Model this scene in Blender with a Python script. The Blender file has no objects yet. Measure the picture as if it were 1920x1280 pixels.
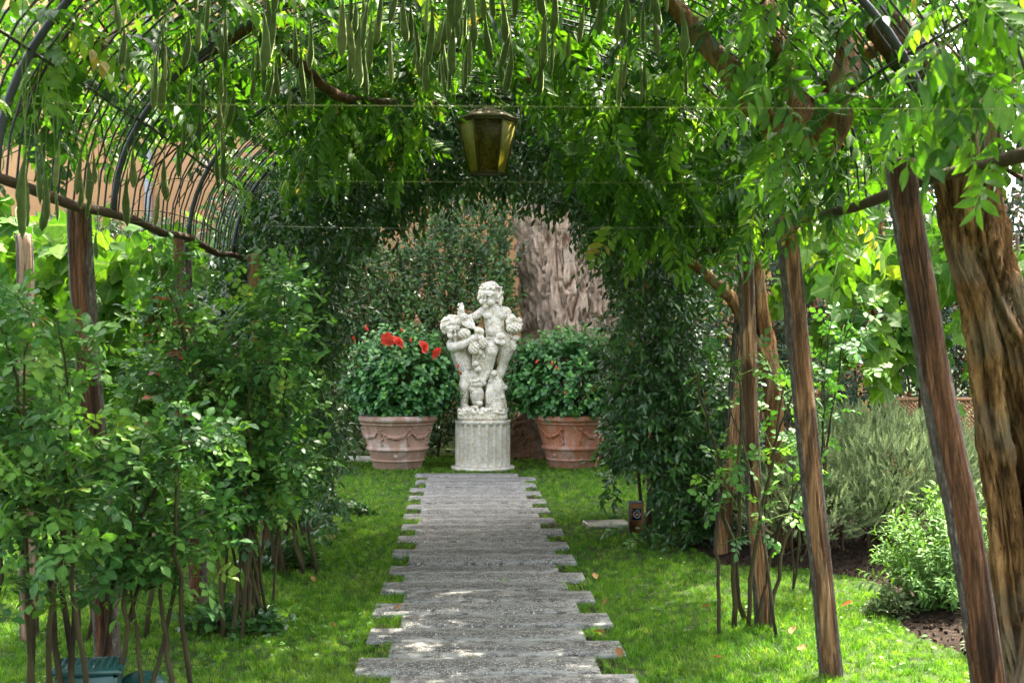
import bpy, bmesh, math, numpy as np
from mathutils import Vector, Matrix

# ------------------------------------------------------------------ camera, sky, sun, exposure
scene = bpy.context.scene
COL = scene.collection
FPX = 2667.0                      # focal length in pixels of a 1920 wide picture (50 mm)
CAM = np.array([0.0, 0.0, 1.5])
YAW = math.atan(102 / FPX)
PITCH = math.atan(-20 / FPX)
FWD = np.array([math.sin(YAW) * math.cos(PITCH), math.cos(YAW) * math.cos(PITCH), math.sin(PITCH)])
RGT = np.array([math.cos(YAW), -math.sin(YAW), 0.0])
UPV = np.cross(RGT, FWD)

cam_d = bpy.data.cameras.new('camera')
cam = bpy.data.objects.new('camera', cam_d)
COL.objects.link(cam)
cam_d.lens = 50.0
cam_d.sensor_width = 36.0
cam_d.clip_start = 0.1
cam_d.clip_end = 600.0
cam_d.dof.use_dof = True
cam_d.dof.focus_distance = 11.5
cam_d.dof.aperture_fstop = 8.0
cam.matrix_world = Matrix(((RGT[0], UPV[0], -FWD[0], CAM[0]), (RGT[1], UPV[1], -FWD[1], CAM[1]),
                           (RGT[2], UPV[2], -FWD[2], CAM[2]), (0, 0, 0, 1)))
scene.camera = cam

SUN = np.array([0.30, 0.50, 1.0]); SUN /= np.linalg.norm(SUN)
world = bpy.data.worlds.new('World')
scene.world = world
world.use_nodes = True
wt = world.node_tree
bg = wt.nodes['Background']
sky = wt.nodes.new('ShaderNodeTexSky')
sky.sky_type = 'NISHITA'
sky.sun_disc = False
sky.sun_elevation = math.asin(SUN[2])
sky.sun_rotation = math.atan2(SUN[0], SUN[1])
sky.air_density = 0.8
sky.dust_density = 6.0
sky.ozone_density = 0.3
hz = wt.nodes.new('ShaderNodeHueSaturation')          # hazy, whitish summer sky
hz.inputs['Saturation'].default_value = 0.5
wt.links.new(sky.outputs[0], hz.inputs['Color'])
wt.links.new(hz.outputs[0], bg.inputs[0])
bg.inputs[1].default_value = 0.15

sun_d = bpy.data.lights.new('sun', 'SUN')
sun_d.energy = 3.0
sun_d.angle = math.radians(0.55)
sun_d.color = (1.0, 0.93, 0.80)
sun = bpy.data.objects.new('sun', sun_d)
COL.objects.link(sun)
sun.location = (8, 8, 20)
sun.rotation_euler = Vector(SUN).to_track_quat('Z', 'Y').to_euler()

scene.view_settings.view_transform = 'Standard'
scene.view_settings.look = 'None'
scene.view_settings.exposure = 3.2
scene.view_settings.gamma = 1.0
scene.view_settings.use_curve_mapping = False
scene.cycles.max_bounces = 8
scene.cycles.diffuse_bounces = 4
scene.cycles.glossy_bounces = 3
scene.cycles.transmission_bounces = 6
scene.cycles.transparent_max_bounces = 12
scene.cycles.sample_clamp_indirect = 6.0
scene.cycles.caustics_reflective = False
scene.cycles.caustics_refractive = False
scene.cycles.use_denoising = True
scene.cycles.denoising_prefilter = 'NONE'

# ------------------------------------------------------------------ small maths helpers
def at(u, v, Y):
    """the point of the place seen at pixel (u, v) of a 1920x1280 picture, Y metres up the path"""
    d = FWD + RGT * (u - 960) / FPX + UPV * (640 - v) / FPX
    return CAM + d * (Y / d[1])

def project(P):
    q = np.asarray(P) - CAM
    z = q @ FWD
    return 960 + FPX * (q @ RGT) / z, 640 - FPX * (q @ UPV) / z, z

def nrm(a):
    a = np.asarray(a, float)
    return a / np.maximum(np.linalg.norm(a, axis=-1, keepdims=True), 1e-9)

def frames(a, n):
    """rotation matrices with local +Y along a and local +Z near n"""
    a = nrm(a)
    x = np.cross(a, n)
    bad = np.linalg.norm(x, axis=-1) < 1e-4
    if np.any(bad):
        x[bad] = np.cross(a[bad], np.array([0.31, 0.87, 0.4]))
    x = nrm(x)
    z = np.cross(x, a)
    return np.stack([x, a, z], axis=-1)

def _h(i, j, k, s):
    n = (i.astype(np.int64) * 374761393 + j.astype(np.int64) * 668265263 + k.astype(np.int64) * 2147483647 + s * 1274126177) & 0xFFFFFFFF
    n = ((n ^ (n >> 13)) * 1274126177) & 0xFFFFFFFF
    return ((n ^ (n >> 16)) & 0xFFFF) / 65535.0

def vnoise(p, seed=0):
    p = np.asarray(p, float)
    f = np.floor(p); i = f.astype(np.int64); t = p - f
    t = t * t * (3 - 2 * t)
    r = 0
    for a in (0, 1):
        for b in (0, 1):
            for c in (0, 1):
                w = (t[..., 0] if a else 1 - t[..., 0]) * (t[..., 1] if b else 1 - t[..., 1]) * (t[..., 2] if c else 1 - t[..., 2])
                r = r + w * _h(i[..., 0] + a, i[..., 1] + b, i[..., 2] + c, seed)
    return r * 2 - 1

def fbm(p, seed=0, oct=3):
    s = 0; a = 1; m = 0
    p = np.asarray(p, float)
    for o in range(oct):
        s = s + a * vnoise(p * 2 ** o, seed + o); m += a; a *= 0.5
    return s / m

# ------------------------------------------------------------------ mesh helpers
def make_mesh(name, V, tri=None, quad=None, lc=None, smooth=True, attrs=None):
    me = bpy.data.meshes.new(name)
    V = np.asarray(V, np.float32).reshape(-1, 3)
    tri = np.zeros((0, 3), np.int32) if tri is None else np.asarray(tri, np.int32).reshape(-1, 3)
    quad = np.zeros((0, 4), np.int32) if quad is None else np.asarray(quad, np.int32).reshape(-1, 4)
    me.vertices.add(len(V)); me.vertices.foreach_set('co', V.ravel())
    nl = tri.size + quad.size
    me.loops.add(nl); me.polygons.add(len(tri) + len(quad))
    me.loops.foreach_set('vertex_index', np.concatenate([tri.ravel(), quad.ravel()]).astype(np.int32))
    ls = np.concatenate([np.arange(len(tri)) * 3, tri.size + np.arange(len(quad)) * 4]).astype(np.int32)
    me.polygons.foreach_set('loop_start', ls)
    if lc is not None:
        at_ = me.attributes.new('lc', 'FLOAT_VECTOR', 'POINT')
        at_.data.foreach_set('vector', np.asarray(lc, np.float32).ravel())
    for k, a in (attrs or {}).items():
        at_ = me.attributes.new(k, 'FLOAT', 'POINT')
        at_.data.foreach_set('value', np.asarray(a, np.float32).ravel())
    me.update(calc_edges=True)
    if smooth:
        me.polygons.foreach_set('use_smooth', np.ones(len(me.polygons), bool))
    return me

def obj(name, me, mat=None, parent=None, loc=None):
    o = bpy.data.objects.new(name, me)
    COL.objects.link(o)
    if mat is not None and me is not None and len(me.materials) == 0:
        me.materials.append(mat)
    if parent is not None:
        o.parent = parent
    if loc is not None:
        o.location = loc
    return o

def tag(o, label=None, cat=None, group=None, kind=None):
    if label: o['label'] = label
    if cat: o['category'] = cat
    if group: o['group'] = group
    if kind: o['kind'] = kind
    return o

def thing(name, label, cat, loc=(0, 0, 0), group=None, rz=0.0):
    o = bpy.data.objects.new(name, None)
    COL.objects.link(o)
    o.location = loc
    o.rotation_euler = (0, 0, rz)
    o.empty_display_size = 0.2
    return tag(o, label, cat, group)

class MB:
    """collects pieces into one mesh"""
    def __init__(s): s.V = []; s.T = []; s.Q = []; s.n = 0; s.A = []
    def add(s, V, tri=None, quad=None, a=None):
        V = np.asarray(V, float).reshape(-1, 3)
        s.V.append(V)
        if tri is not None and len(tri): s.T.append(np.asarray(tri, int).reshape(-1, 3) + s.n)
        if quad is not None and len(quad): s.Q.append(np.asarray(quad, int).reshape(-1, 4) + s.n)
        s.A.append(np.zeros(len(V)) if a is None else np.broadcast_to(a, (len(V),)))
        s.n += len(V)
        return s
    def box(s, c, size, rot=None, bev=0.0):
        hx, hy, hz = np.asarray(size) / 2
        if bev <= 0:
            V = np.array([[x, y, z] for x in (-hx, hx) for y in (-hy, hy) for z in (-hz, hz)])
            Q = [[0, 1, 3, 2], [4, 6, 7, 5], [0, 4, 5, 1], [2, 3, 7, 6], [0, 2, 6, 4], [1, 5, 7, 3]]
            T = []
        else:
            b = bev; V = []; 
            for x in (-1, 1):
                for y in (-1, 1):
                    for z in (-1, 1):
                        V += [[x * hx, y * (hy - b), z * (hz - b)], [x * (hx - b), y * hy, z * (hz - b)], [x * (hx - b), y * (hy - b), z * hz]]
            V = np.array(V); ix = lambda x, y, z, k: ((x * 2 + y) * 2 + z) * 3 + k
            Q = [[ix(0,0,0,0), ix(0,0,1,0), ix(0,1,1,0), ix(0,1,0,0)], [ix(1,0,0,0), ix(1,1,0,0), ix(1,1,1,0), ix(1,0,1,0)],
                 [ix(0,0,0,1), ix(1,0,0,1), ix(1,0,1,1), ix(0,0,1,1)], [ix(0,1,0,1), ix(0,1,1,1), ix(1,1,1,1), ix(1,1,0,1)],
                 [ix(0,0,0,2), ix(0,1,0,2), ix(1,1,0,2), ix(1,0,0,2)], [ix(0,0,1,2), ix(1,0,1,2), ix(1,1,1,2), ix(0,1,1,2)]]
            for z in (0, 1):
                for x in (0, 1): Q.append([ix(x,0,z,0), ix(x,1,z,0), ix(x,1,z,2), ix(x,0,z,2)])
                for y in (0, 1): Q.append([ix(0,y,z,1), ix(1,y,z,1), ix(1,y,z,2), ix(0,y,z,2)])
            for x in (0, 1):
                for y in (0, 1): Q.append([ix(x,y,0,0), ix(x,y,1,0), ix(x,y,1,1), ix(x,y,0,1)])
            T = [[ix(x,y,z,0), ix(x,y,z,1), ix(x,y,z,2)] for x in (0,1) for y in (0,1) for z in (0,1)]
        if rot is not None: V = V @ np.asarray(rot).T
        return s.add(V + np.asarray(c), T, Q)
    def tube(s, P, r, n=8, caps=True, a=None):
        V, Q = sweep(P, r, n)
        T = []
        if caps:
            m = len(V); k = len(P)
            V = np.vstack([V, P[0], P[-1]])
            for i in range(n):
                j = (i + 1) % n
                T.append([m, j, i]); T.append([m + 1, (k - 1) * n + i, (k - 1) * n + j])
        return s.add(V, T, Q, a)
    def lathe(s, prof, n=32, c=(0, 0, 0), fn=None, caps=True):
        prof = np.asarray(prof, float); k = len(prof)
        th = np.arange(n) / n * 2 * np.pi
        r = np.repeat(prof[:, 0][:, None], n, 1); z = np.repeat(prof[:, 1][:, None], n, 1)
        if fn is not None: r = fn(r, z, th[None, :])
        V = np.stack([r * np.cos(th), r * np.sin(th), z], -1).reshape(-1, 3)
        Q = [[i * n + j, i * n + (j + 1) % n, (i + 1) * n + (j + 1) % n, (i + 1) * n + j] for i in range(k - 1) for j in range(n)]
        T = []
        if caps:
            m = len(V)
            V = np.vstack([V, [0, 0, prof[0, 1]], [0, 0, prof[-1, 1]]])
            for j in range(n):
                T.append([m, (j + 1) % n, j]); T.append([m + 1, (k - 1) * n + j, (k - 1) * n + (j + 1) % n])
        return s.add(V + np.asarray(c), T, Q)
    def ball(s, c, r, rot=None, sub=1):
        V, F = ICO[sub]
        V = V * np.asarray(r)
        if rot is not None: V = V @ np.asarray(rot).T
        return s.add(V + np.asarray(c), F)
    def build(s, name, mat, parent=None, loc=None, smooth=True, attr=None):
        me = make_mesh(name, np.vstack(s.V), np.vstack(s.T) if s.T else None, np.vstack(s.Q) if s.Q else None, smooth=smooth,
                       attrs={attr: np.concatenate(s.A)} if attr else None)
        return obj(name, me, mat, parent, loc)

def _ico(sub):
    bm = bmesh.new(); bmesh.ops.create_icosphere(bm, subdivisions=sub, radius=1.0)
    V = np.array([v.co[:] for v in bm.verts]); F = np.array([[v.index for v in f.verts] for f in bm.faces]); bm.free()
    return V, F
ICO = {1: _ico(1), 2: _ico(2), 3: _ico(3)}

def sweep(P, r, n=8, twist=0.0, disp=None):
    P = np.asarray(P, float); k = len(P)
    r = np.broadcast_to(np.asarray(r, float), (k,))
    T = nrm(np.gradient(P, axis=0))
    u = np.cross(T[0], [0.2, 1, 0.1]); 
    if np.linalg.norm(u) < 0.1: u = np.cross(T[0], [1, 0, 0.1])
    u = nrm(u); U = [u]
    for i in range(1, k):
        u = u - T[i] * (u @ T[i]); u = u / np.linalg.norm(u); U.append(u)
    U = np.array(U); W = np.cross(T, U)
    th = np.arange(n) / n * 2 * np.pi
    tw = np.linspace(0, twist, k)[:, None]
    A = th[None, :] + tw
    rr = np.repeat(r[:, None], n, 1)
    if disp is not None: rr = rr * (1 + disp(th[None, :] + 0 * tw, np.linspace(0, 1, k)[:, None] + 0 * A))
    V = P[:, None, :] + rr[..., None] * (np.cos(A)[..., None] * U[:, None, :] + np.sin(A)[..., None] * W[:, None, :])
    i = np.arange(k - 1)[:, None] * n; j = np.arange(n)[None, :]; j2 = (j + 1) % n
    Q = np.stack([i + j, i + j2, i + n + j2, i + n + j], -1).reshape(-1, 4)
    return V.reshape(-1, 3), Q

def smooth_path(pts, k=24):
    """Catmull-Rom through the points"""
    p = np.asarray(pts, float)
    q = np.vstack([2 * p[0] - p[1], p, 2 * p[-1] - p[-2]])
    s = np.linspace(0, len(p) - 1 - 1e-6, k); i = s.astype(int); t = (s - i)[:, None]
    a, b, c, d = q[i], q[i + 1], q[i + 2], q[i + 3]
    return 0.5 * ((2 * b) + (c - a) * t + (2 * a - 5 * b + 4 * c - d) * t ** 2 + (3 * b - a - 3 * c + d) * t ** 3)

def bez(P0, C, P1, t):
    t = np.asarray(t)[..., None]
    P0, C, P1 = P0[:, None, :], C[:, None, :], P1[:, None, :]
    return (1 - t) ** 2 * P0 + 2 * t * (1 - t) * C + t ** 2 * P1, nrm(2 * (1 - t) * (C - P0) + 2 * t * (P1 - C))

def twig_mesh(P0, C, P1, r0, r1, nseg=5, ns=3):
    """many thin tapering twigs at once -> V, Q"""
    n = len(P0)
    t = np.repeat(np.linspace(0, 1, nseg)[None, :], n, 0)
    P, T = bez(P0, C, P1, t)
    ref = np.array([0.3, 0.5, 0.81])
    U = nrm(np.cross(T, ref)); W = np.cross(T, U)
    th = np.arange(ns) / ns * 2 * np.pi
    r0 = np.broadcast_to(r0, (n,)); r1 = np.broadcast_to(r1, (n,))
    r = r0[:, None] * (1 - t) + r1[:, None] * t
    V = P[:, :, None, :] + r[:, :, None, None] * (np.cos(th)[None, None, :, None] * U[:, :, None, :] + np.sin(th)[None, None, :, None] * W[:, :, None, :])
    a = np.arange(n)[:, None, None] * nseg * ns; i = np.arange(nseg - 1)[None, :, None] * ns; j = np.arange(ns)[None, None, :]; j2 = (j + 1) % ns
    Q = np.stack([a + i + j, a + i + j2, a + i + ns + j2, a + i + ns + j], -1).reshape(-1, 4)
    return V.reshape(-1, 3), Q

# ------------------------------------------------------------------ leaf templates: (V, tri, lc); lc = (across, along, tint shift)
def T_leaf(L, w, fold=0.25, curl=0.2, wide=0.45, rows=(0.3, 0.65)):
    V = [[0, 0, 0]]; A = [[0, 0, 0]]; F = []
    def wd(t): 
        return w * (t / wide) ** 0.7 if t < wide else w * max(0.0, 1 - ((t - wide) / (1 - wide)) ** 1.8)
    for t in rows:
        ww = wd(t); z = -curl * L * t * t
        V += [[-ww, t * L, z + fold * ww], [0, t * L, z], [ww, t * L, z + fold * ww]]
        A += [[1, t, 0], [0, t, 0], [1, t, 0]]
    V.append([0, L, -curl * L]); A.append([0, 1, 0])
    k = len(V) - 1
    F += [[0, 2, 1], [0, 3, 2]]
    for r in range(len(rows) - 1):
        b = 1 + 3 * r
        F += [[b, b + 1, b + 4], [b, b + 4, b + 3], [b + 1, b + 2, b + 5], [b + 1, b + 5, b + 4]]
    b = 1 + 3 * (len(rows) - 1)
    F += [[b, b + 1, k], [b + 1, b + 2, k]]
    return np.array(V, float), np.array(F), np.array(A, float)

def T_join(parts):
    V = []; F = []; A = []; n = 0
    for (v, f, a) in parts:
        V.append(v); F.append(f + n); A.append(a); n += len(v)
    return np.vstack(V), np.vstack(F), np.vstack(A)

def T_place(T, a, n, p, s=1.0, tint=0.0):
    R = frames(np.array([a], float), np.array([n], float))[0]
    A = T[2].copy(); A[:, 2] += tint
    return (T[0] * s) @ R.T + np.asarray(p), T[1], A

def T_stem(P, r):
    V, Q = sweep(np.asarray(P, float), r, 3)
    F = np.vstack([Q[:, [0, 1, 2]], Q[:, [0, 2, 3]]])
    return V, F, np.tile([0.0, 0.5, 0.0], (len(V), 1))

def T_pinnate(rng, L=0.27, pairs=6, ll=0.075, lw=0.017, droop=0.35, rows=(0.42,)):
    parts = []
    t = np.linspace(0, 1, 5)
    rach = np.stack([0 * t, t * L, -droop * L * t ** 2], -1)
    parts.append(T_stem(rach, 0.0018))
    for i in range(pairs):
        s = 0.24 + 0.68 * i / (pairs - 1)
        p = np.array([0, s * L, -droop * L * s * s])
        for sg in (-1, 1):
            k = (0.78 + 0.3 * math.sin(math.pi * (0.25 + 0.6 * s))) * rng.uniform(0.85, 1.15)
            d = [sg * (0.85 + rng.uniform(-.1, .1)), 0.45 + rng.uniform(-.15, .15), -0.45 + rng.uniform(-.35, .2)]
            n = [sg * 0.35 + rng.uniform(-.3, .3), rng.uniform(-.3, .3), 1]
            parts.append(T_place(T_leaf(ll, lw, 0.3, 0.25, 0.4, rows), d, n, p, k, rng.uniform(-.08, .08)))
    p = rach[-1]
    parts.append(T_place(T_leaf(ll, lw, 0.3, 0.25, 0.4, rows), [0, 1, -0.7], [0, .3, 1], p, 1.0, 0))
    return T_join(parts)

def T_rose(rng, ll=0.043, lw=0.0155, pairs=2):
    parts = [T_stem(np.array([[0, 0, 0], [0, .05, .004], [0, .095, -.004]]), 0.0012)]
    for i in range(pairs):
        y = 0.04 + 0.034 * i
        for sg in (-1, 1):
            parts.append(T_place(T_leaf(ll, lw, 0.22, 0.18, 0.5, (0.22, 0.5, 0.8)), [sg, 0.35 + rng.uniform(-.15, .15), rng.uniform(-.3, .15)],
                                 [sg * .2 + rng.uniform(-.25, .25), rng.uniform(-.25, .25), 1], [0, y, 0], rng.uniform(.8, 1.1) * (0.85 + 0.1 * i), rng.uniform(-.06, .06)))
    parts.append(T_place(T_leaf(ll * 1.15, lw * 1.15, 0.2, 0.2, 0.5, (0.22, 0.5, 0.8)), [0, 1, -.1], [rng.uniform(-.2, .2), 0, 1], [0, .095, -.004], 1.0, 0))
    return T_join(parts)

def T_grape(rng, s=0.12):
    out = [(0.02, -.06), (.2, -.22), (.42, -.2), (.5, 0), (.46, .12), (.62, .3), (.58, .46), (.36, .48), (.3, .62), (.16, .84), (0, 1.0)]
    pts = [(x, y) for x, y in out] + [(-x, y) for x, y in out[-2:0:-1]]
    V = [[0, 0.1 * s, -.03 * s]]; A = [[0, .3, 0]]
    for x, y in pts:
        x += rng.uniform(-.03, .03); y += rng.uniform(-.03, .03)
        rr = math.hypot(x, y - .25)
        V.append([x * s, y * s, (-.22 * rr * rr + 0.06 * abs(x) + rng.uniform(-.03, .03)) * s]); A.append([min(1, abs(x) * 2.2), y, 0])
    n = len(pts)
    F = [[0, 1 + (i + 1) % n, 1 + i] for i in range(n)]
    F = [[f[0], f[2], f[1]] for f in F]
    V = np.array(V); F = np.array(F)
    nz = np.cross(V[F[5][1]] - V[F[5][0]], V[F[5][2]] - V[F[5][0]])[2]
    if nz < 0: F = F[:, ::-1]
    return V, F, np.array(A, float)

def T_sprig(rng, h=0.13, n=44, nl=0.026, w=0.0018):
    V = [[-.0012, 0, 0], [.0012, 0, 0], [0, h, 0]]; F = [[0, 1, 2]]; A = [[0, 0, 0]] * 3
    for i in range(n):
        t = 0.05 + 0.95 * i / n; az = i * 2.4; ll = nl * (1.05 - 0.45 * t) * rng.uniform(.8, 1.2)
        o = np.array([math.cos(az), 0, math.sin(az)]); d = nrm(o * (0.9 - .4 * t) + np.array([0, .75, 0])); sd = nrm(np.cross(d, o)); sd = np.array(sd)
        p = np.array([0, t * h, 0]); k = len(V)
        V += [list(p + sd * w), list(p - sd * w), list(p + d * ll * .6 + sd * w * .9), list(p + d * ll)]
        F += [[k, k + 1, k + 2], [k + 1, k + 3, k + 2]]; A += [[.4, t, t * .35]] * 4
    return np.array(V, float), np.array(F), np.array(A, float)

# ------------------------------------------------------------------ placing many leaves
_variants = {}
def scatter(Ts, idx, R, P, S, rnd):
    Vs = []; Fs = []; As = []; n = 0
    for i, T in enumerate(Ts):
        m = np.where(idx == i)[0]
        if len(m) == 0: continue
        V = np.einsum('nij,vj->nvi', R[m], T[0]) * S[m][:, None, None] + P[m][:, None, :]
        nv = len(T[0])
        F = T[1][None] + (np.arange(len(m)) * nv)[:, None, None]
        A = np.repeat(T[2][None], len(m), 0).copy(); A[:, :, 2] = np.clip(A[:, :, 2] + rnd[m][:, None], 0, 1)
        Vs.append(V.reshape(-1, 3)); Fs.append(F.reshape(-1, 3) + n); As.append(A.reshape(-1, 3)); n += len(m) * nv
    return np.vstack(Vs), np.vstack(Fs), np.vstack(As)

def leaves(parent, Ts, pos, a, nn, S, rnd, mat, npart=0, part='leaf', rest='foliage', rng=None, maxd=None):
    """the leaves that show largest become parts of their own, the others one part"""
    base = np.array(parent.location)
    n = len(pos); R = frames(a, nn); idx = rng.integers(0, len(Ts), n)
    S = np.broadcast_to(S, (n,)).copy(); rnd = np.broadcast_to(rnd, (n,))
    single = np.zeros(n, bool)
    if npart:
        ctr = pos + nrm(a) * S[:, None] * np.mean([T[0][:, 1].max() for T in Ts]) * .5
        u, v, z = project(ctr)
        ok = (u > 4) & (u < 1916) & (v > 4) & (v < 1276) & (z > .5)
        cell = (u // 11).astype(int) * 1000 + (v // 11).astype(int)
        score = np.where(ok, S / np.maximum(z, .1), 0)
        o = np.lexsort((z, cell)); first = np.ones(n, bool); first[1:] = cell[o][1:] != cell[o][:-1]
        front = np.zeros(n, bool); front[o[first]] = True
        score = np.where(front, score, score * 1e-3)
        pick = np.argsort(-score)[:npart]; pick = pick[score[pick] > 0]
        single[pick] = True
        for i in pick:
            q = int(np.clip(rnd[i], 0, .999) * 8)
            key = (id(Ts[idx[i]][0]), mat.name, q)
            if key not in _variants:
                T = Ts[idx[i]]; A = T[2].copy(); A[:, 2] = np.clip(A[:, 2] + (q + .5) / 8, 0, 1)
                me = make_mesh(part, T[0], T[1], lc=A); me.materials.append(mat); _variants[key] = (me, T)
            o_ = bpy.data.objects.new(part, _variants[key][0]); COL.objects.link(o_); o_.parent = parent
            r = R[i] * S[i]; p = pos[i] - base
            o_.matrix_local = Matrix(((r[0, 0], r[0, 1], r[0, 2], p[0]), (r[1, 0], r[1, 1], r[1, 2], p[1]), (r[2, 0], r[2, 1], r[2, 2], p[2]), (0, 0, 0, 1)))
    m = ~single
    if m.any():
        V, F, A = scatter(Ts, idx[m], R[m], pos[m] - base, S[m], rnd[m])
        me = make_mesh(rest, V, F, lc=A)
        o_ = obj(rest, me, mat, parent); o_['kind'] = 'stuff'
        return o_

def on_twigs(rng, P0, C, P1, k, tmin=0.1, tmax=1.0, ang=55, droop=0.0, up=1.0, jit=0.35, mode='alt'):
    n = len(P0)
    t = tmin + (tmax - tmin) * (np.arange(k)[None, :] + rng.uniform(0.2, .8, (n, k))) / k
    pos, tan = bez(P0, C, P1, t)
    u = nrm(np.cross(tan, np.array([0.12, 0.09, 1.0]))); w = np.cross(u, tan)
    if mode == 'alt': az = (np.arange(k) % 2) * np.pi + rng.normal(0, .5, (n, k))
    elif mode == 'opp': az = (np.arange(k) % 2) * np.pi + (np.arange(k) // 2 % 2) * (np.pi / 2) + rng.normal(0, .3, (n, k))
    else: az = np.arange(k) * 2.4 + rng.uniform(0, 6.28, (n, 1)) + rng.normal(0, .3, (n, k))
    out = np.cos(az)[..., None] * u + np.sin(az)[..., None] * w
    A = np.radians(ang) * (1.15 - 0.5 * t)[..., None]
    a = tan * np.cos(A) + out * np.sin(A) + rng.normal(0, jit * .5, (n, k, 3)); a[..., 2] -= droop
    nn = np.zeros((n, k, 3)); nn[..., 2] = up; nn = nn + tan * .3 + rng.normal(0, jit, (n, k, 3))
    return pos.reshape(-1, 3), a.reshape(-1, 3), nn.reshape(-1, 3), t.reshape(-1)
# ------------------------------------------------------------------ materials
class NT:
    def __init__(s, name):
        s.m = bpy.data.materials.new(name); s.m.use_nodes = True; s.t = s.m.node_tree; s.t.nodes.clear()
        s.out = s.t.nodes.new('ShaderNodeOutputMaterial')
    def n(s, typ, **kw):
        nd = s.t.nodes.new('ShaderNode' + typ)
        for k, v in kw.items(): setattr(nd, k, v)
        return nd
    def set(s, sock, v):
        if isinstance(v, bpy.types.NodeSocket): s.t.links.new(v, sock)
        elif isinstance(v, (tuple, list)) and len(v) == 3 and sock.type == 'RGBA': sock.default_value = (*v, 1)
        else: sock.default_value = v
    def attr(s, name): return s.n('Attribute', attribute_name=name)
    def pos(s, obj_=True):
        return s.n('TexCoord').outputs['Object'] if obj_ else s.n('NewGeometry').outputs['Position']
    def mapv(s, vec, scale=(1, 1, 1), rot=(0, 0, 0)):
        m = s.n('Mapping'); s.set(m.inputs['Vector'], vec); m.inputs['Scale'].default_value = scale; m.inputs['Rotation'].default_value = rot
        return m.outputs[0]
    def noise(s, vec, scale, detail=4, rough=.55, dist=0.0):
        k = s.n('TexNoise'); s.set(k.inputs['Vector'], vec); k.inputs['Scale'].default_value = scale
        k.inputs['Detail'].default_value = detail; k.inputs['Roughness'].default_value = rough; k.inputs['Distortion'].default_value = dist
        return k.outputs['Fac']
    def voro(s, vec, scale, feature='F1', out='Distance'):
        k = s.n('TexVoronoi', feature=feature); s.set(k.inputs['Vector'], vec); k.inputs['Scale'].default_value = scale
        return k.outputs[out]
    def ramp(s, fac, stops, interp='LINEAR'):
        r = s.n('ValToRGB'); s.set(r.inputs[0], fac); e = r.color_ramp; e.interpolation = interp
        while len(e.elements) < len(stops): e.elements.new(.5)
        for el, (p, c) in zip(e.elements, stops):
            el.position = p; el.color = (*c, 1) if not isinstance(c, (int, float)) else (c, c, c, 1)
        return r.outputs[0]
    def mix(s, f, a, b, mode='MIX'):
        k = s.n('MixRGB', blend_type=mode); s.set(k.inputs[0], f); s.set(k.inputs[1], a); s.set(k.inputs[2], b)
        return k.outputs[0]
    def math(s, op, a, b=0.0, c=0.0):
        k = s.n('Math', operation=op); s.set(k.inputs[0], a); s.set(k.inputs[1], b)
        if op in ('MULTIPLY_ADD', 'SMOOTH_MIN'): s.set(k.inputs[2], c)
        return k.outputs[0]
    def mr(s, v, a, b, c=0.0, d=1.0):
        k = s.n('MapRange', interpolation_type='SMOOTHSTEP'); s.set(k.inputs[0], v)
        for i, x in enumerate((a, b, c, d)): k.inputs[1 + i].default_value = x
        return k.outputs[0]
    def bump(s, h, strength=.5, dist=.01):
        k = s.n('Bump'); s.set(k.inputs['Height'], h); k.inputs['Strength'].default_value = strength; k.inputs['Distance'].default_value = dist
        return k.outputs[0]
    def pbr(s, col, rough=.8, spec=.3, normal=None, metal=0.0):
        p = s.n('BsdfPrincipled'); s.set(p.inputs['Base Color'], col); s.set(p.inputs['Roughness'], rough)
        s.set(p.inputs['Specular IOR Level'], spec); p.inputs['Metallic'].default_value = metal
        if normal is not None: s.set(p.inputs['Normal'], normal)
        return p
    def done(s, shader):
        s.t.links.new(shader.outputs[0] if hasattr(shader, 'outputs') else shader, s.out.inputs[0]); return s.m

def leaf_mat(name, stops, trans=.35, tcol=(1.5, 1.6, .7), rough=.42, spec=.45, rib=.25, under=.25):
    k = NT(name)
    sep = k.n('SeparateXYZ'); k.set(sep.inputs[0], k.attr('lc').outputs['Vector'])
    col = k.ramp(sep.outputs[2], stops)
    nz = k.noise(k.pos(False), 35, 3)
    col = k.mix(1.0, col, k.ramp(nz, [(.3, .72), (.7, 1.25)]), 'MULTIPLY')
    ribf = k.math('MULTIPLY', k.mr(sep.outputs[0], .16, .03), rib)
    col = k.mix(ribf, col, (.30, .36, .16))
    back = k.n('NewGeometry').outputs['Backfacing']
    col2 = k.mix(k.math('MULTIPLY', back, under), col, (.16, .22, .10))
    p = k.pbr(col2, rough, spec)
    t = k.n('BsdfTranslucent'); k.set(t.inputs[0], k.mix(1.0, col, tcol, 'MULTIPLY'))
    m = k.n('MixShader'); m.inputs[0].default_value = trans
    k.t.links.new(p.outputs[0], m.inputs[1]); k.t.links.new(t.outputs[0], m.inputs[2])
    return k.done(m)

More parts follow.
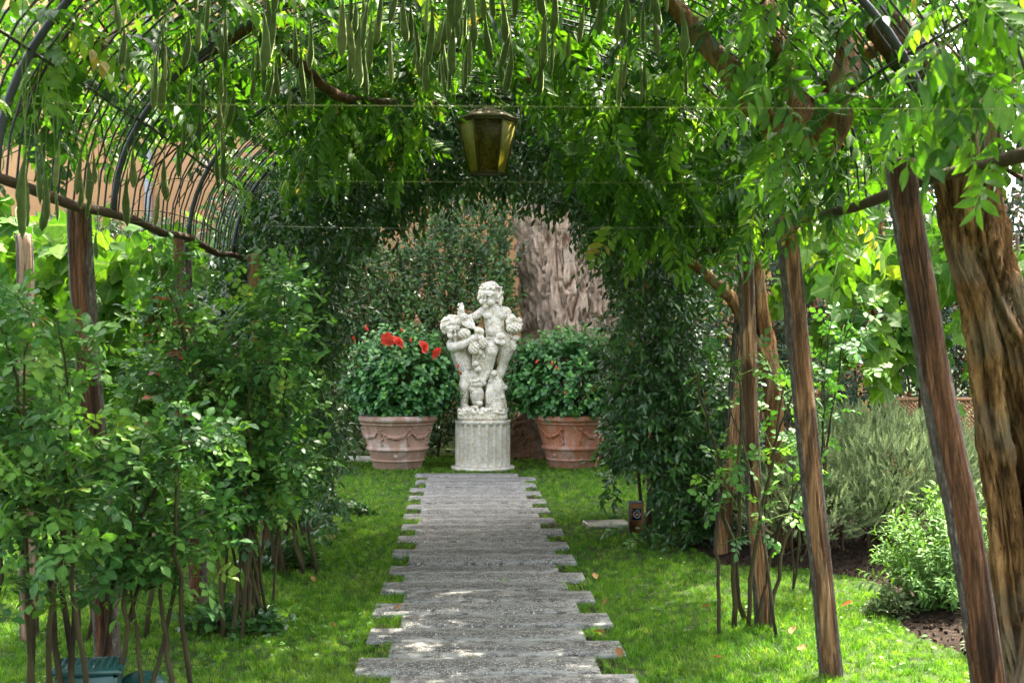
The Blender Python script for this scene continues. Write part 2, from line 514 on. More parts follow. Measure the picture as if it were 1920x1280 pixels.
M = {}
M['wisteria'] = leaf_mat('wisteria leaf', [(0, (.008, .034, .003)), (.38, (.027, .092, .005)), (.8, (.095, .205, .011)), (.97, (.20, .30, .04)), (1, (.30, .20, .05))], .40, (1.35, 1.55, .4), .5, .28, .1)
M['jasmine'] = leaf_mat('jasmine leaf', [(0, (.018, .065, .014)), (.55, (.034, .11, .020)), (.88, (.075, .18, .028)), (.97, (.12, .23, .03)), (.985, (.22, .09, .03)), (1, (.26, .10, .03))], .2, (1.6, 1.7, .6), .32, .5, .1)
M['rose'] = leaf_mat('rose leaf', [(0, (.016, .058, .014)), (.45, (.040, .125, .024)), (.85, (.12, .25, .04)), (.97, (.17, .26, .05)), (1, (.30, .16, .05))], .26, (1.5, 1.65, .5), .5, .18, .15)
M['rose_red'] = leaf_mat('bronze rose leaf', [(0, (.16, .025, .015)), (1, (.32, .10, .03))], .3, (1.7, 1.2, .7), .38, .45, .1)
M['grape'] = leaf_mat('grape leaf', [(0, (.028, .085, .012)), (.5, (.060, .145, .018)), (.88, (.12, .225, .028)), (1, (.25, .28, .045))], .34, (1.35, 1.5, .4), .6, .12, .3)
M['hibiscus'] = leaf_mat('hibiscus leaf', [(0, (.026, .11, .030)), (.5, (.055, .185, .042)), (.85, (.13, .31, .05)), (1, (.20, .38, .06))], .2, (1.5, 1.6, .6), .34, .5, .22)
M['laurel'] = leaf_mat('laurel leaf', [(0, (.022, .062, .014)), (.5, (.045, .115, .022)), (.88, (.10, .195, .035)), (.955, (.11, .19, .04)), (.97, (.28, .09, .035)), (1, (.34, .15, .06))], .2, (1.6, 1.6, .6), .36, .5, .15)
M['rusty'] = leaf_mat('rusty laurel leaf', [(0, (.018, .050, .022)), (.65, (.034, .080, .030)), (.80, (.07, .13, .03)), (.84, (.24, .07, .03)), (1, (.36, .15, .06))], .2, (1.6, 1.6, .7), .36, .5, .15)
M['rosemary'] = leaf_mat('rosemary needle', [(0, (.065, .11, .042)), (.5, (.14, .20, .08)), (1, (.29, .36, .16))], .15, (1.3, 1.4, .7), .55, .3, 0)
M['sage'] = leaf_mat('shrub leaf', [(0, (.045, .12, .026)), (.5, (.075, .17, .038)), (1, (.13, .245, .055))], .3, (1.4, 1.5, .5), .6, .15, .1)
M['tree_leaf'] = leaf_mat('tree leaf', [(0, (.025, .07, .01)), (1, (.075, .16, .022))], .35, (1.6, 1.7, .5), .5, .3, 0)
M['petal'] = leaf_mat('red petal', [(0, (.60, .040, .028)), (1, (.80, .13, .08))], .3, (1.2, .8, .6), .5, .3, 0, .05)
M['brown_leaf'] = leaf_mat('dry leaf', [(0, (.20, .085, .03)), (1, (.42, .25, .10))], .25, (1.2, 1., .6), .7, .2, .1)

def twig_m(name, c1, c2, sc=30):
    k = NT(name); v = k.pos(False)
    col = k.ramp(k.noise(v, sc, 4), [(.3, c1), (.7, c2)])
    return k.done(k.pbr(col, .8, .2, k.bump(k.noise(v, sc * 4, 3), .4, .004)))
M['cane'] = twig_m('rose cane', (.022, .014, .008), (.065, .055, .02), 5)
M['twig'] = twig_m('twig', (.045, .030, .018), (.11, .075, .04))
M['green_stem'] = twig_m('green stem', (.06, .12, .02), (.13, .19, .04))

def bark_m(name, dark, mid, light, sc=1.0, grey=None):
    k = NT(name); v = k.pos(False)
    st = k.mapv(v, (1, 1, .16))
    n1 = k.noise(st, 22 * sc, 6, .65, .6)
    n2 = k.noise(v, 3.0 * sc, 3)
    n3 = k.noise(st, 90 * sc, 4, .7)
    col = k.ramp(n1, [(.30, dark), (.5, mid), (.72, light)])
    if grey is not None: col = k.mix(k.mr(n2, .48, .68), col, grey)
    col = k.mix(.5, col, k.ramp(n3, [(.25, .55), (.75, 1.35)]), 'MULTIPLY')
    h = k.math('ADD', k.math('MULTIPLY', n1, 1.0), k.math('MULTIPLY', n3, .35))
    return k.done(k.pbr(col, .85, .2, k.bump(h, 1.0, .035)))
M['vine_bark'] = bark_m('wisteria bark', (.030, .014, .005), (.18, .088, .028), (.44, .25, .10), 1.3, (.20, .14, .08))
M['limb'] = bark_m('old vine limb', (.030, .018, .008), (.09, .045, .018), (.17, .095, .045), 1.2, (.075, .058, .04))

def big_bark():
    k = NT('furrowed tree bark'); v = k.pos(False)
    st = k.mapv(v, (1, 1, .25))
    f = k.attr('furrow').outputs['Fac']
    n1 = k.noise(st, 16, 6, .65, .5); n2 = k.noise(v, 2.2, 3); n3 = k.noise(st, 70, 4, .7)
    col = k.ramp(n1, [(.3, (.50, .345, .235)), (.52, (.70, .52, .37)), (.75, (.80, .63, .47))])
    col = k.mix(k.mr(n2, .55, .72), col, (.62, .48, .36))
    col = k.mix(k.math('MULTIPLY', k.mr(f, .34, .03), .88), col, (.17, .085, .05))  # brown fissures, darkened further so the colour stands in for furrow shade
    col = k.mix(.6, col, k.ramp(n3, [(.3, .7), (.7, 1.4)]), 'MULTIPLY')
    h = k.math('ADD', n1, k.math('MULTIPLY', n3, .5))
    return k.done(k.pbr(col, .9, .15, k.bump(h, 1.0, .05)))
M['big_bark'] = big_bark()

def post_m(name, w1, w2, w3):
    k = NT(name); v = k.pos(True)
    b = k.attr('bark').outputs['Fac']
    st = k.mapv(v, (1, 1, .06))
    g = k.noise(st, 48, 6, .72, 1.0); g2 = k.noise(k.mapv(v, (1, 1, .2)), 9, 4, .6, .8)
    wood = k.ramp(g, [(.3, w1), (.5, w2), (.72, w3)])
    wood = k.mix(k.mr(g2, .54, .42), wood, k.mix(.75, wood, (.030, .014, .007)))
    bk = k.ramp(k.noise(k.mapv(v, (1, 1, .3)), 70, 5, .7), [(.3, (.03, .022, .016)), (.55, (.11, .09, .07)), (.75, (.30, .27, .23))])
    col = k.mix(k.mr(b, .4, .6), wood, bk)
    h = k.math('ADD', g, k.math('MULTIPLY', g2, .6))
    return k.done(k.pbr(col, .75, .25, k.bump(h, 1.0, .02)))
M['post'] = post_m('split chestnut post', (.06, .026, .011), (.31, .155, .065), (.58, .38, .21))
M['post_dark'] = post_m('dark weathered post', (.025, .012, .006), (.11, .045, .018), (.30, .14, .06))
M['post_pale'] = post_m('bleached wooden post', (.19, .11, .06), (.36, .23, .14), (.52, .38, .27))

def plain(name, col, rough=.6, spec=.3, metal=0.0, var=.25, sc=20, bump=.2, bd=.003):
    k = NT(name); v = k.pos(False); n = k.noise(v, sc, 5, .6)
    c = k.mix(1.0, col, k.ramp(n, [(.25, 1 - var), (.75, 1 + var)]), 'MULTIPLY')
    return k.done(k.pbr(c, rough, spec, k.bump(n, bump, bd) if bump else None, metal))
M['rod'] = plain('blackened metal rod', (.022, .019, .016), .55, .35, 0, .5, 40)
M['pipe'] = plain('grey metal arch pipe', (.030, .032, .035), .5, .4, .2, .4, 14)
M['beam'] = plain('dark eaves pole', (.05, .028, .016), .7, .25, 0, .5, 25, .5)
M['wire'] = plain('plastic coated wire', (.07, .085, .025), .9, .05, 0, .2, 20, 0)
M['steel_wire'] = plain('steel wire', (.14, .145, .12), .9, .05, 0, .2, 20, 0)

def concrete():
    k = NT('exposed aggregate concrete'); v = k.pos(False)
    vo = k.n('TexVoronoi'); k.set(vo.inputs['Vector'], v); vo.inputs['Scale'].default_value = 95
    cell = k.n('SeparateXYZ'); k.set(cell.inputs[0], vo.outputs['Color'])
    peb = k.ramp(cell.outputs[0], [(0, (.022, .022, .021)), (.35, (.095, .092, .086)), (.65, (.21, .206, .195)), (1, (.42, .41, .39))])
    dist = k.mr(vo.outputs['Distance'], .35, .62)
    col = k.mix(dist, peb, (.060, .057, .051))
    big = k.noise(v, 2.2, 5, .6)
    col = k.mix(1.0, col, k.ramp(big, [(.3, (.72, .72, .70)), (.7, (1.12, 1.12, 1.12))]), 'MULTIPLY')
    orn = k.n('ObjectInfo').outputs['Random']
    col = k.mix(1.0, col, k.ramp(orn, [(0, (.74, .73, .70)), (1, (1.2, 1.2, 1.18))]), 'MULTIPLY')
    moss = k.mr(k.noise(v, 3.5, 5, .65), .56, .72)
    col = k.mix(k.math('MULTIPLY', moss, .28), col, (.10, .115, .045))
    e = k.attr('edge').outputs['Fac']
    col = k.mix(k.math('MULTIPLY', e, k.mr(k.noise(v, 14, 4), .35, .65)), col, (.22, .22, .20))
    h = k.math('ADD', k.math('MULTIPLY', k.math('SUBTRACT', 1.0, vo.outputs['Distance']), .7), k.noise(v, 30, 4))
    return k.done(k.pbr(col, .85, .25, k.bump(h, .6, .006)))
M['concrete'] = concrete()

def ground_m():
    k = NT('lawn soil'); v = k.pos(False)
    n = k.noise(v, 6, 6, .65)
    col = k.ramp(n, [(.3, (.020, .030, .009)), (.55, (.035, .058, .014)), (.75, (.055, .075, .022))])
    return k.done(k.pbr(col, .95, .1, k.bump(k.noise(v, 60, 5, .7), .6, .02)))
M['ground'] = ground_m()

def soil_m():
    k = NT('dark bed mulch'); v = k.pos(False)
    n = k.noise(v, 28, 6, .7)
    col = k.ramp(n, [(.3, (.012, .008, .005)), (.55, (.035, .023, .015)), (.78, (.11, .075, .05))])
    return k.done(k.pbr(col, .95, .1, k.bump(k.noise(v, 45, 6, .7), .9, .03)))
M['soil'] = soil_m()

def grass_m():
    k = NT('lawn grass'); v = k.pos(False)
    r = k.n('ObjectInfo').outputs['Random']
    col = k.ramp(r, [(0, (.030, .10, .006)), (.5, (.075, .19, .011)), (.85, (.14, .28, .020)), (1, (.22, .30, .05))])
    big = k.noise(v, 1.1, 4, .6)
    col = k.mix(k.mr(big, .5, .72), col, k.mix(.6, col, (.13, .19, .03)))
    moss = k.mr(k.noise(v, 2.3, 4, .6), .58, .7)
    col = k.mix(k.math('MULTIPLY', moss, .5), col, (.075, .10, .02))
    p = k.pbr(col, .55, .25)
    t = k.n('BsdfTranslucent'); k.set(t.inputs[0], k.mix(1.0, col, (1.5, 1.5, .6), 'MULTIPLY'))
    m = k.n('MixShader'); m.inputs[0].default_value = .4
    k.t.links.new(p.outputs[0], m.inputs[1]); k.t.links.new(t.outputs[0], m.inputs[2])
    return k.done(m)
M['grass'] = grass_m()

def stone_m(name, base=(.80, .75, .62), lich=.72):
    k = NT(name); v = k.pos(False)
    n1 = k.noise(v, 7, 5, .6); n2 = k.noise(v, 85, 5, .75); n3 = k.noise(v, 26, 5, .65); n4 = k.noise(v, 4.3, 4, .6)
    col = k.ramp(n1, [(.3, tuple(x * .78 for x in base)), (.7, tuple(x * 1.12 for x in base))])
    spots = k.math('MULTIPLY', k.mr(n2, .50, .58), k.mr(n4, .40, .56))
    col = k.mix(k.math('MULTIPLY', spots, lich), col, (.09, .09, .082))
    col = k.mix(k.math('MULTIPLY', k.mr(n3, .48, .66), .65), col, (.40, .28, .10))
    nz = k.n('SeparateXYZ'); k.set(nz.inputs[0], k.n('NewGeometry').outputs['Normal'])
    up = k.math('MULTIPLY', k.mr(nz.outputs[2], .25, .9), k.mr(k.noise(v, 15, 4), .40, .62))
    col = k.mix(k.math('MULTIPLY', up, .5), col, (.22, .225, .21))
    return k.done(k.pbr(col, .85, .2, k.bump(k.math('ADD', n2, n3), .45, .006)))
M['stone'] = stone_m('weathered limestone')
M['stone2'] = stone_m('mossy limestone', (.60, .57, .47), .4)

def terracotta(name, c1, c2, white):
    k = NT(name); v = k.pos(False)
    n1 = k.noise(v, 5, 5, .6); n2 = k.noise(k.mapv(v, (1, 1, .45)), 9, 5, .65, .4); n3 = k.noise(v, 60, 4, .7)
    col = k.ramp(n1, [(.3, c1), (.7, c2)])
    col = k.mix(k.math('MULTIPLY', k.mr(n2, .46, .66), white), col, (.52, .43, .37))
    col = k.mix(.35, col, k.ramp(n3, [(.3, .7), (.7, 1.25)]), 'MULTIPLY')
    return k.done(k.pbr(col, .85, .2, k.bump(n3, .35, .004)))
M['pot_a'] = terracotta('pale terracotta', (.31, .17, .12), (.42, .27, .195), .75)
M['pot_b'] = terracotta('orange terracotta', (.35, .13, .065), (.46, .20, .11), .5)

def wall_m():
    k = NT('ochre render'); v = k.pos(False)
    n = k.noise(v, .5, 5, .6); n2 = k.noise(v, 9, 5, .6)
    col = k.ramp(n, [(.3, (.60, .315, .15)), (.7, (.68, .38, .20))])
    col = k.mix(.3, col, k.ramp(n2, [(.3, .85), (.7, 1.12)]), 'MULTIPLY')
    return k.done(k.pbr(col, .9, .15, k.bump(n2, .2, .01)))
M['wall'] = wall_m()
M['downpipe'] = plain('galvanised downpipe', (.42, .44, .47), .45, .5, .2, .15, 8, 0)
M['roof'] = plain('clay roof', (.30, .12, .06), .8, .2, 0, .4, 8, .4, .02)
M['lattice'] = plain('orange brown lattice', (.42, .20, .10), .7, .3, 0, .2, 20)
M['corten'] = plain('rusty steel face', (.46, .20, .075), .8, .2, 0, .4, 40, .4)
M['grey_metal'] = plain('grey metal', (.30, .31, .32), .5, .5, .3, .2, 30)
M['blue_lens'] = plain('dark blue lens', (.02, .05, .10), .25, .6, 0, .3, 30, 0)
M['lens_ring'] = plain('pale lens ring', (.55, .60, .62), .4, .5, 0, .2, 30, 0)
M['lens_core'] = plain('amber lens core', (.55, .25, .08), .35, .5, 0, .4, 90, 0)
M['box_green'] = plain('dark green plastic', (.012, .065, .055), .38, .5, 0, .3, 12, .1)
M['lamp_frame'] = plain('mossy bronze', (.085, .07, .022), .6, .35, .3, .45, 40, .4)
M['pod'] = leaf_mat('velvet seed pod', [(0, (.030, .048, .010)), (.6, (.055, .082, .018)), (.9, (.11, .13, .04)), (1, (.12, .09, .04))], .10, (1.4, 1.4, .7), .8, .15, 0, 0)
# velvet hairs on the pods catch light along the outline
_t = M['pod'].node_tree
for _n in _t.nodes:
    if _n.type == 'BSDF_PRINCIPLED':
        _n.inputs['Sheen Weight'].default_value = .8; _n.inputs['Sheen Roughness'].default_value = .4
        _n.inputs['Sheen Tint'].default_value = (.75, .9, .4, 1)
M['dry'] = plain('dry seed cluster', (.42, .30, .08), .8, .2, 0, .4, 40, .3)

def pane_m(name, tr, col):
    k = NT(name); v = k.pos(False)
    n = k.noise(k.mapv(v, (1, 1, .5)), 40, 5, .7)
    c = k.ramp(n, [(.3, tuple(x * .55 for x in col)), (.7, col)])
    d = k.pbr(c, .35, .5)
    t = k.n('BsdfTranslucent'); k.set(t.inputs[0], c)
    a = k.n('MixShader'); a.inputs[0].default_value = .5
    k.t.links.new(d.outputs[0], a.inputs[1]); k.t.links.new(t.outputs[0], a.inputs[2])
    tp = k.n('BsdfTransparent'); tp.inputs[0].default_value = (.85, .8, .5, 1)
    b = k.n('MixShader'); k.set(b.inputs[0], k.math('MULTIPLY', k.ramp(n, [(.35, 1.0), (.7, .5)]), tr))
    k.t.links.new(a.outputs[0], b.inputs[1]); k.t.links.new(tp.outputs[0], b.inputs[2])
    return k.done(b)
M['pane'] = pane_m('dirty yellow pane', .08, (.74, .66, .17))
M['pane_clear'] = pane_m('clearer pane', .7, (.26, .22, .06))
def bulb_m():
    k = NT('bulb glass'); g = k.pbr((.85, .85, .78), .15, .6); tp = k.n('BsdfTransparent')
    m = k.n('MixShader'); m.inputs[0].default_value = .45
    k.t.links.new(g.outputs[0], m.inputs[1]); k.t.links.new(tp.outputs[0], m.inputs[2]); return k.done(m)
M['bulb'] = bulb_m()
# ------------------------------------------------------------------ ground, path, building
def grid_sheet(name, xs, ys, zf, mat, kind='structure'):
    X, Y = np.meshgrid(xs, ys); Z = zf(X, Y)
    V = np.stack([X, Y, Z], -1).reshape(-1, 3); nx = len(xs)
    i = np.arange(len(ys) - 1)[:, None] * nx; j = np.arange(nx - 1)[None, :]
    Q = np.stack([i + j, i + j + 1, i + nx + j + 1, i + nx + j], -1).reshape(-1, 4)
    o = obj(name, make_mesh(name, V, None, Q), mat); o['kind'] = kind
    return o
ground = grid_sheet('ground', np.array([-150, -40, -12, -6, 0, 6, 12, 40, 150.]), np.array([-60, -5, 0, 5, 10, 15, 20, 40, 200.]), lambda x, y: 0 * x, M['ground'])

# path of staggered aggregate slabs
path = obj('path', make_mesh('path', [[-.46, 1.9, .004], [.80, 1.9, .004], [.72, 14.62, .004], [-.40, 14.62, .004]], None, [[0, 1, 2, 3]]), M['soil'])
path['kind'] = 'structure'
rp = np.random.default_rng(11)
slab_rects = []
y = 2.0; side = 0
PITCH_Y = 0.318
slab_meshes = []
for k in range(6):
    bm = bmesh.new(); 
    L = 1.075 + (k % 3 - 1) * .018; W = PITCH_Y - .014; H = .045
    nx, ny = 12, 4
    mb = MB()
    xs = np.concatenate([[-L/2, -L/2 + .006], np.linspace(-L/2 + .09, L/2 - .09, 7), [L/2 - .006, L/2]])
    ys = np.array([-W/2, -W/2 + .006, 0, W/2 - .006, W/2])
    X, Yg = np.meshgrid(xs, ys)
    e = np.minimum(np.minimum(X + L/2, L/2 - X), np.minimum(Yg + W/2, W/2 - Yg))
    Z = np.where(e < .001, -.010, 0.0) + .0012 * vnoise(np.stack([X * 4, Yg * 5, X * 0 + k * 9], -1), 3)
    jit = np.where(e < .001, 1, 0) * .003
    X2 = X + jit * vnoise(np.stack([X * 25, Yg * 25, X * 0 + k], -1), 5); Y2 = Yg + jit * vnoise(np.stack([X * 25, Yg * 25, X * 0 + k + 7], -1), 6)
    V = np.stack([X2, Y2, Z], -1).reshape(-1, 3); n = len(xs); m = len(ys)
    Q = [[a * n + b, a * n + b + 1, (a + 1) * n + b + 1, (a + 1) * n + b] for a in range(m - 1) for b in range(n - 1)]
    rim = [b for b in range(n)] + [a * n + n - 1 for a in range(1, m)] + [(m - 1) * n + b for b in range(n - 2, -1, -1)] + [a * n for a in range(m - 2, 0, -1)]
    lo = V[rim].copy(); lo[:, 2] = -H
    s0 = len(V); V = np.vstack([V, lo]); R_ = len(rim)
    Q += [[rim[i], s0 + i, s0 + (i + 1) % R_, rim[(i + 1) % R_]] for i in range(R_)]
    ea = np.concatenate([np.where(e < .012, 1.0, 0.0).ravel(), np.ones(R_)])
    me = make_mesh('slab', V, None, Q, smooth=False, attrs={'edge': ea}); me.materials.append(M['concrete']); slab_meshes.append(me)
    bm.free()
i = 0
while y < 14.45:
    t = (y - 2) / 12.5
    cx = (.105 if i % 2 else .228) + rp.normal(0, .010)
    o = bpy.data.objects.new('slab', slab_meshes[i % 6]); COL.objects.link(o); o.parent = path
    o.location = (cx, y + PITCH_Y / 2, .022 + rp.normal(0, .0035))
    o.rotation_euler = (rp.normal(0, .003), rp.normal(0, .002), rp.normal(0, .004) + (math.pi if rp.random() < .5 else 0))
    slab_rects.append((cx - .5375, cx + .5375, y - .004, y + PITCH_Y - .004))
    y += PITCH_Y + (.004 if rp.random() < .2 else 0); i += 1
PATH_END = y

# planting bed on the right: a low mound of mulch
bed_poly = np.array([(1.7, 9.0), (2.2, 8.85), (2.48, 8.4), (2.46, 7.9), (2.28, 7.4), (2.22, 6.9), (2.34, 6.5), (2.33, 6.1), (2.30, 5.6), (2.35, 4.4), (6.8, 4.4), (6.8, 11.6), (1.75, 11.6), (1.5, 10.5)])
def in_poly(x, y, poly):
    c = np.zeros(np.shape(x), bool); n = len(poly); j = n - 1
    for i in range(n):
        xi, yi = poly[i]; xj, yj = poly[j]
        c ^= ((yi > y) != (yj > y)) & (x < (xj - xi) * (y - yi) / (yj - yi + 1e-12) + xi); j = i
    return c
def poly_dist(x, y, poly):
    d = np.full(np.shape(x), 9.0)
    for i in range(len(poly)):
        a = poly[i]; b = poly[(i + 1) % len(poly)]; ab = b - a
        t = np.clip(((x - a[0]) * ab[0] + (y - a[1]) * ab[1]) / (ab @ ab), 0, 1)
        d = np.minimum(d, np.hypot(x - a[0] - t * ab[0], y - a[1] - t * ab[1]))
    return d
def bed_z(X, Y):
    ins = in_poly(X, Y, bed_poly); d = poly_dist(X, Y, bed_poly)
    z = np.where(ins, .006 + np.minimum(d, .35) * .16, -.05)
    return z + np.where(ins, np.minimum(d * 4, 1) * .022 * fbm(np.stack([X * 14, Y * 14, X * 0], -1), 4, 3), 0)
bed = grid_sheet('planting_bed', np.arange(1.3, 6.9, .05), np.arange(4.3, 11.7, .05), bed_z, M['soil'])

# clods and bark chips on the bed
rs = np.random.default_rng(5)
mb = MB()
for _ in range(2600):
    x = rs.uniform(1.6, 4.2); yv = rs.uniform(5.2, 9.2)
    if not in_poly(np.array(x), np.array(yv), bed_poly): continue
    z = float(bed_z(np.array([x]), np.array([yv]))[0])
    R = frames(nrm(rs.normal(0, 1, (1, 3))), rs.normal(0, 1, (1, 3)))[0]
    mb.ball((x, yv, z + .006), np.array([rs.uniform(.004, .014), rs.uniform(.006, .024), rs.uniform(.002, .007)]), R)
o = mb.build('mulch', M['soil']); tag(o, kind='stuff')

# grass: tufts of blades on points, kept off the slabs and the bed
rg = np.random.default_rng(3)
def tuft(seed, n=16):
    r = np.random.default_rng(seed); V = []; T = []
    for i in range(n):
        b = r.normal(0, .014, 2); az = r.uniform(0, 6.28); h = r.uniform(.020, .042); w = r.uniform(.0011, .0019)
        ln = r.uniform(.15, .95) * h; d = np.array([math.cos(az), math.sin(az), 0]); s = np.array([-d[1], d[0], 0]) * w
        p = np.array([b[0], b[1], -.004]); m = p + d * ln * .35 + np.array([0, 0, h * .6]); e = p + d * ln + np.array([0, 0, h])
        k = len(V); V += [p - s, p + s, m - s * .8, m + s * .8, e]; T += [[k, k + 1, k + 3], [k, k + 3, k + 2], [k + 2, k + 3, k + 4]]
    me = make_mesh('grass_tuft', V, T); me.materials.append(M['grass']); return me
def grass_pts(x0, x1, y0, y1, dens):
    n = int((x1 - x0) * (y1 - y0) * dens)
    return np.stack([rg.uniform(x0, x1, n), rg.uniform(y0, y1, n)], -1)
P = np.vstack([grass_pts(-2.8, 2.6, 4.8, 8, 950), grass_pts(-3.6, 2.4, 8, 11.5, 750), grass_pts(-5.5, 6.5, 11.5, 17, 420), grass_pts(-7, -2.8, 4.8, 11.5, 330), grass_pts(-2.6, 2.6, 2.0, 4.8, 250)])
keep = ~in_poly(P[:, 0], P[:, 1], bed_poly)
for (a, b, c, d) in slab_rects:
    ov = .022
    keep &= ~((P[:, 0] > a + ov) & (P[:, 0] < b - ov) & (P[:, 1] > c) & (P[:, 1] < d))
thin = vnoise(np.stack([P[:, 0] * 1.7, P[:, 1] * 1.7, P[:, 0] * 0], -1), 8)
bald = np.hypot((P[:, 0] - 1.05) / .55, (P[:, 1] - 10.1) / 1.0) < 1        # worn mossy patch beside the path
keep &= ~(bald & (rg.random(len(P)) < .55))
P = P[keep]
pm = bpy.data.meshes.new('grass'); pm.vertices.add(len(P))
pm.vertices.foreach_set('co', np.column_stack([P, np.zeros(len(P))]).astype(np.float32).ravel())
at_ = pm.attributes.new('turn', 'FLOAT_VECTOR', 'POINT')
rot = np.column_stack([rg.normal(0, .12, len(P)), rg.normal(0, .12, len(P)), rg.uniform(0, 6.28, len(P))]); at_.data.foreach_set('vector', rot.astype(np.float32).ravel())
at_ = pm.attributes.new('size', 'FLOAT', 'POINT'); at_.data.foreach_set('value', (rg.uniform(.6, 1.15, len(P)) * (1 + .3 * thin[keep])).astype(np.float32))
grass = obj('grass', pm); tag(grass, kind='stuff')
tcol = bpy.data.collections.new('grass tufts')
tob = bpy.data.objects.new('grass_tuft', tuft(1, 18))
ng = bpy.data.node_groups.new('grass on points', 'GeometryNodeTree')
ng.interface.new_socket('Geometry', in_out='INPUT', socket_type='NodeSocketGeometry'); ng.interface.new_socket('Geometry', in_out='OUTPUT', socket_type='NodeSocketGeometry')
gi = ng.nodes.new('NodeGroupInput'); go = ng.nodes.new('NodeGroupOutput')
iop = ng.nodes.new('GeometryNodeInstanceOnPoints'); oi = ng.nodes.new('GeometryNodeObjectInfo'); oi.inputs['Object'].default_value = tob
na = ng.nodes.new('GeometryNodeInputNamedAttribute'); na.data_type = 'FLOAT_VECTOR'; na.inputs[0].default_value = 'turn'
nb = ng.nodes.new('GeometryNodeInputNamedAttribute'); nb.data_type = 'FLOAT'; nb.inputs[0].default_value = 'size'
L_ = ng.links.new
L_(gi.outputs[0], iop.inputs['Points']); L_(oi.outputs['Geometry'], iop.inputs['Instance'])
L_(na.outputs[0], iop.inputs['Rotation']); L_(nb.outputs[0], iop.inputs['Scale']); L_(iop.outputs[0], go.inputs[0])
md = grass.modifiers.new('tufts', 'NODES'); md.node_group = ng
oi.inputs['As Instance'].default_value = True

# clover and small weeds in the lawn
rc = np.random.default_rng(15); n = 5200
WX = rc.uniform(-3.2, 2.3, n); WY = 4.8 + 9 * rc.random(n) ** 1.5
ptch = vnoise(np.stack([WX * 1.3, WY * 1.3, WX * 0 + 5], -1), 18)
kw = (ptch > .05) & ~in_poly(WX, WY, bed_poly)
for (a, b, c, d) in slab_rects: kw &= ~((WX > a - .01) & (WX < b + .01) & (WY > c) & (WY < d))
WX, WY = WX[kw], WY[kw]; n = len(WX)
az = rc.uniform(0, 6.28, n); aw = np.stack([np.cos(az), np.sin(az), rc.uniform(.0, .5, n)], -1); nw = rc.normal(0, .3, (n, 3)) + [0, 0, 1]
V, F, A = scatter([T_leaf(.026, .011, .2, .2, .55, (.3, .65))], np.zeros(n, int), frames(aw, nw), np.stack([WX, WY, rc.uniform(.012, .034, n)], -1), rc.uniform(.6, 1.3, n), rc.random(n))
o = obj('lawn_weeds', make_mesh('lawn_weeds', V, F, lc=A), M['sage']); tag(o, kind='stuff')

# ochre building beyond the hedge
bld = thing('building', 'ochre rendered building behind the hedge with a grey downpipe', 'building', (-6, 23, 0))
mb = MB(); mb.box((0, 3, 4.0), (26, 6, 8.0)); mb.build('wall', M['wall'], bld, smooth=False)
mb = MB(); mb.box((0, 3, 8.12), (27.2, 7.2, .22), None, .03); mb.build('roof', M['roof'], bld, smooth=False)
px = at(277, 380, 22.9)[0] + 6
dp = MB().tube(np.array([[px, -.07, 0], [px, -.07, 8.0]]), .062, 14).build('downpipe', M['downpipe'], bld)
for z in (1.6, 4.2, 6.6):
    MB().lathe([(.07, z - .02), (.075, z - .02), (.075, z + .02), (.07, z + .02)], 14, (px, -.07, 0), caps=False).build('pipe_clip', M['downpipe'], dp)

# ------------------------------------------------------------------ pergola
PC, PHW, PRISE, PEAVE = .05, 1.52, 1.05, 2.0
def roof_z(X): return PEAVE + PRISE * np.sqrt(np.clip(1 - ((np.asarray(X) - PC) / PHW) ** 2, 0, 1))
def arch(Y, n=25, off=0.0, lo=0.0):
    ph = np.linspace(math.pi - lo, lo, n)
    return np.stack([PC + (PHW + off) * np.cos(ph), np.full(n, Y), PEAVE + (PRISE + off) * np.sin(ph)], -1)

